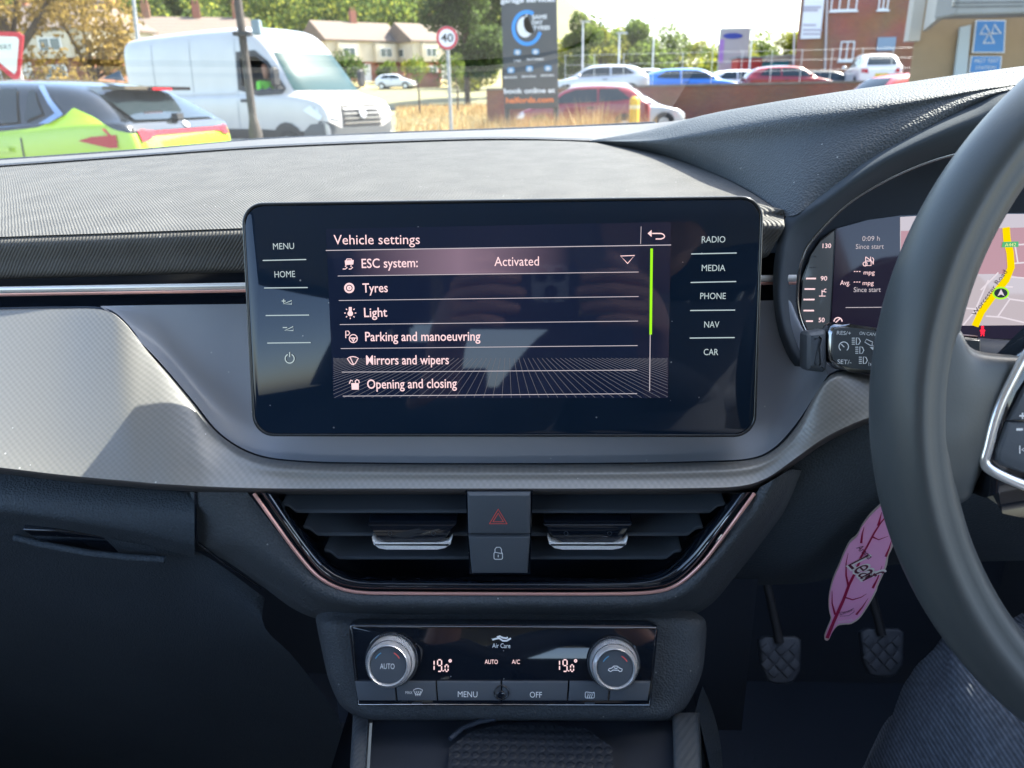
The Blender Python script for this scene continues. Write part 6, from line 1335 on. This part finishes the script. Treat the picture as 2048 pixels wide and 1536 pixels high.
def give_way():
    Y = 9.5; e = empty('give_way_sign', (W(28, 160, Y).x, Y, 0), 'red bordered white triangular give way sign at the left edge', 'road sign')
    pl = Plane(0, 110, Y, 0, 12); rd = mat('sign red', (.60, .03, .05), .5); wh = mat('sign face white', (.82, .83, .84), .5)
    def tri(s): 
        c_ = [(-75, 68), (44, 66), (30, 160)]; mx_, my_ = (-75+44+30)/3+22, (68+66+160)/3; return [(mx_+(x-mx_)*s, my_+(y-my_)*s) for x, y in c_]
    def rnd_(P, k=.10):
        o_ = []
        for i in range(3):
            a, b, c_ = Vector(P[i-1]), Vector(P[i]), Vector(P[(i+1) % 3]); o_ += [tuple(b.lerp(a, k)), tuple(b.lerp(a, k*.3)), tuple(b.lerp(c_, k*.3)), tuple(b.lerp(c_, k))]
        return o_
    T0 = [(-150, 66), (46, 65), (28, 165)]
    T0 = [(-62, 62), (47, 66), (28, 162)]
    prism('sign_plate', pl, [(-90, 60), (36, 64), (47, 72), (40, 150), (32, 162), (22, 156)], -.02, 0, rd, e)
    prism('white_face', pl, [(-70, 70), (34, 74), (38, 80), (33, 142), (29, 148)], .002, .008, wh, e)
    text(pl, 'GIVE WAY', -38, 26, 100, 12, mat('sign black', (.02, .02, .02), .5), e, .012, 'sign_text')
    cyl('pole', (W(29, 150, Y+.1).x, Y+.1, 0), W(29, 100, Y+.1), .04, gal, e, n=10)
give_way()
def billboard():
    Y = 15.5; e = empty('billboard', (W(1056, 250, Y).x, Y, 0), 'tall grey garage billboard on two legs with a blue ring and white moon', 'billboard')
    pl = Plane(1060, 110, Y, 0, 0); gy = vary(mat('dark grey board', (.075, .080, .085), .55), 2, .1)
    prism('panel', pl, [(1000, -60), (1113, -60), (1117, 216), (1009, 219)], -.12, 0, gy, e, bevel=.01)
    for x in (1014, 1112): q = cyl('leg', W(x, 200, Y+.1), Vector((W(x, 200, Y+.1).x, Y+.1, 0)), .05, mat('dark leg', (.06, .065, .07), .5), e)
    wh = mat('board white print', (.78, .79, .8), .5); orr = mat('board orange print', (.85, .22, .05), .5); bl = mat('board blue print', (.03, .30, .78), .5); lb = mat('board pale blue print', (.12, .34, .60), .5)
    text(pl, 'garage services', 1001, 1110, 6, 10, wh, e, .01, 'board_text', bold=.03)
    icon('blue_ring', pl, [circ(1054, 56, 27, 62, 345, 36, ry=32)], .065, .008, bl, e)
    n = 16; out = circ(1050, 54, 16, 75, 320, n, ry=21); inn_ = circ(1062, 46, 15, 120, 290, n, ry=21)[::-1]
    icon('moon', pl, [], 0, .012, wh, e, fills=[out+inn_])
    for s, x0, x1, y in (('SAME', 1064, 1094, 38), ('DAY', 1064, 1086, 49), ('TYRES', 1066, 1100, 60)): text(pl, s, x0, x1, y, 8, wh, e, .012, 'board_text', bold=.03)
    for x, y in ((1035, 105), (1071, 104), (1022, 141), (1059, 138), (1096, 137)):
        prism('service_icon', pl, rrect(x-7, y-6, x+7, y+5, 3, 3), .002, .008, lb, e); icon('service_symbol', pl, [circ(x, y, 3), [(x-5, y), (x+5, y)]], .02, .012, wh, e)
    for s, x0, x1, y in (('TYRES', 1027, 1042, 124), ('BATTERIES', 1054, 1087, 121), ('BRAKES', 1008, 1034, 157), ('SERVICING', 1043, 1072, 155), ('REPAIRS', 1082, 1108, 153)): text(pl, s, x0, x1, y, 4, wh, e, .008, 'board_text', bold=.02)
    text(pl, 'book online at', 1008, 1110, 187, 10, wh, e, .01, 'board_text', slope=185, bold=.03)
    text(pl, 'halfords.com', 1012, 1107, 206, 11, orr, e, .01, 'board_text', slope=204, bold=.03)
billboard()
yb = W(1269, 215, 14.2); e = empty('bollard', (yb.x, 14.2, 0), 'round topped yellow bollard in front of the red car tail', 'bollard')
ym = vary(mat('yellow bollard paint', (.72, .42, .02), .5), 8, .2); zt = W(1269, 193, 14.2).z
tube('bollard_post', [Vector((yb.x, 14.2, 0)), Vector((yb.x, 14.2, zt-.06)), Vector((yb.x, 14.2, zt-.025)), Vector((yb.x, 14.2, zt))], [.085, .085, .072, .03], ym, e, n=16)
cyl('reflective_band', (yb.x, 14.2, zt-.20), (yb.x, 14.2, zt-.14), .0865, mat('cream band', (.7, .6, .35), .5), e, n=20)
def totem():
    Y = 62; a, b = W(1436, 130, Y), W(1500, 62, Y); e = empty('totem_sign', ((a.x+b.x)/2, Y, DK), 'silver dealership totem sign with blue oval and purple edge', 'sign')
    box('totem_body', ((a.x+b.x)/2, Y, (a.z+b.z)/2-.6), (b.x-a.x, .5, b.z-a.z+1.6), mat('silver totem', (.50, .50, .54), .4, metal=.3), e, bevel=.05)
    box('purple_edge', (a.x+.12, Y-.27, (a.z+b.z)/2-.2), (.35, .03, (b.z-a.z)*.7), mat('purple panel', (.45, .25, .65), .5), e)
    pl = Plane(0, 0, 1, 0, o=Vector((a.x, Y-.27, a.z))); icon('blue_oval', pl, [], 0, .01, mat('oval blue', (.05, .08, .40), .4), e, fills=[circ(1466, 72, 20, ry=6)[:-1]])
totem()
for px, top, Y, lb in ((1166, 45, 44, 'pale post behind the billboard over the silver car'), (1239, 68, 40, 'white post between the silver and blue cars'), (1309, 38, 48, 'thin lamp column left of the tallest domed tree'), (1505, 60, 46, 'short white pole with a small head near the red hatchback')):
    v = W(px, top, Y); e = empty('lamp_column', (v.x, Y, DK), lb, 'lamp post'); cyl('column', (v.x, Y, DK), v, .055, mat('pale post paint', (.62, .63, .64), .4), e, r2=.04, n=8); box('lamp_head', v+Vector((.12, 0, .04)), (.5, .2, .08), gal, e)
for px, Y, w_, h_, col_, lb in ((1487, 58, 1.6, 1.4, (.55, .06, .05), 'small red kiosk behind the totem sign'), (1532, 60, 2.2, 1.3, (.05, .42, .52), 'turquoise shed behind the red hatchback'), (1562, 61, 2.6, 1.5, (.42, .36, .33), 'grey brown shed left of the brick building')):
    X = W(px, 200, Y).x; e = empty('shed', (X, Y, DK), lb, 'shed'); box('wall', (X, Y, DK+h_*.9), (w_, 2, h_*1.8), mat('shed paint', col_, .7), e); box('roof', (X, Y, DK+h_*1.8+.06), (w_+.3, 2.3, .12), mat('shed roof', (.3, .3, .3), .7), e)
# young trees on the verge
for px, Y, lb in ((838, 48, 'thin young street tree on the verge left of the speed sign pole'), (915, 50, 'thin young street tree on the verge right of the speed sign pole')):
    X = W(px, 200, Y).x; z_ = terr(X, Y); e = empty('young_tree', (X, Y, z_), lb, 'tree'); tube('trunk', [Vector((X, Y, z_)), Vector((X+.03, Y, z_+1.2)), Vector((X-.1, Y, z_+2.6))], [.07, .05, .03], barkm, e, n=8)
    f = foliage('crown', [(X, Y, z_+2.6, .55, .55, .8)], 260, .09, GREEN, e, int(px))
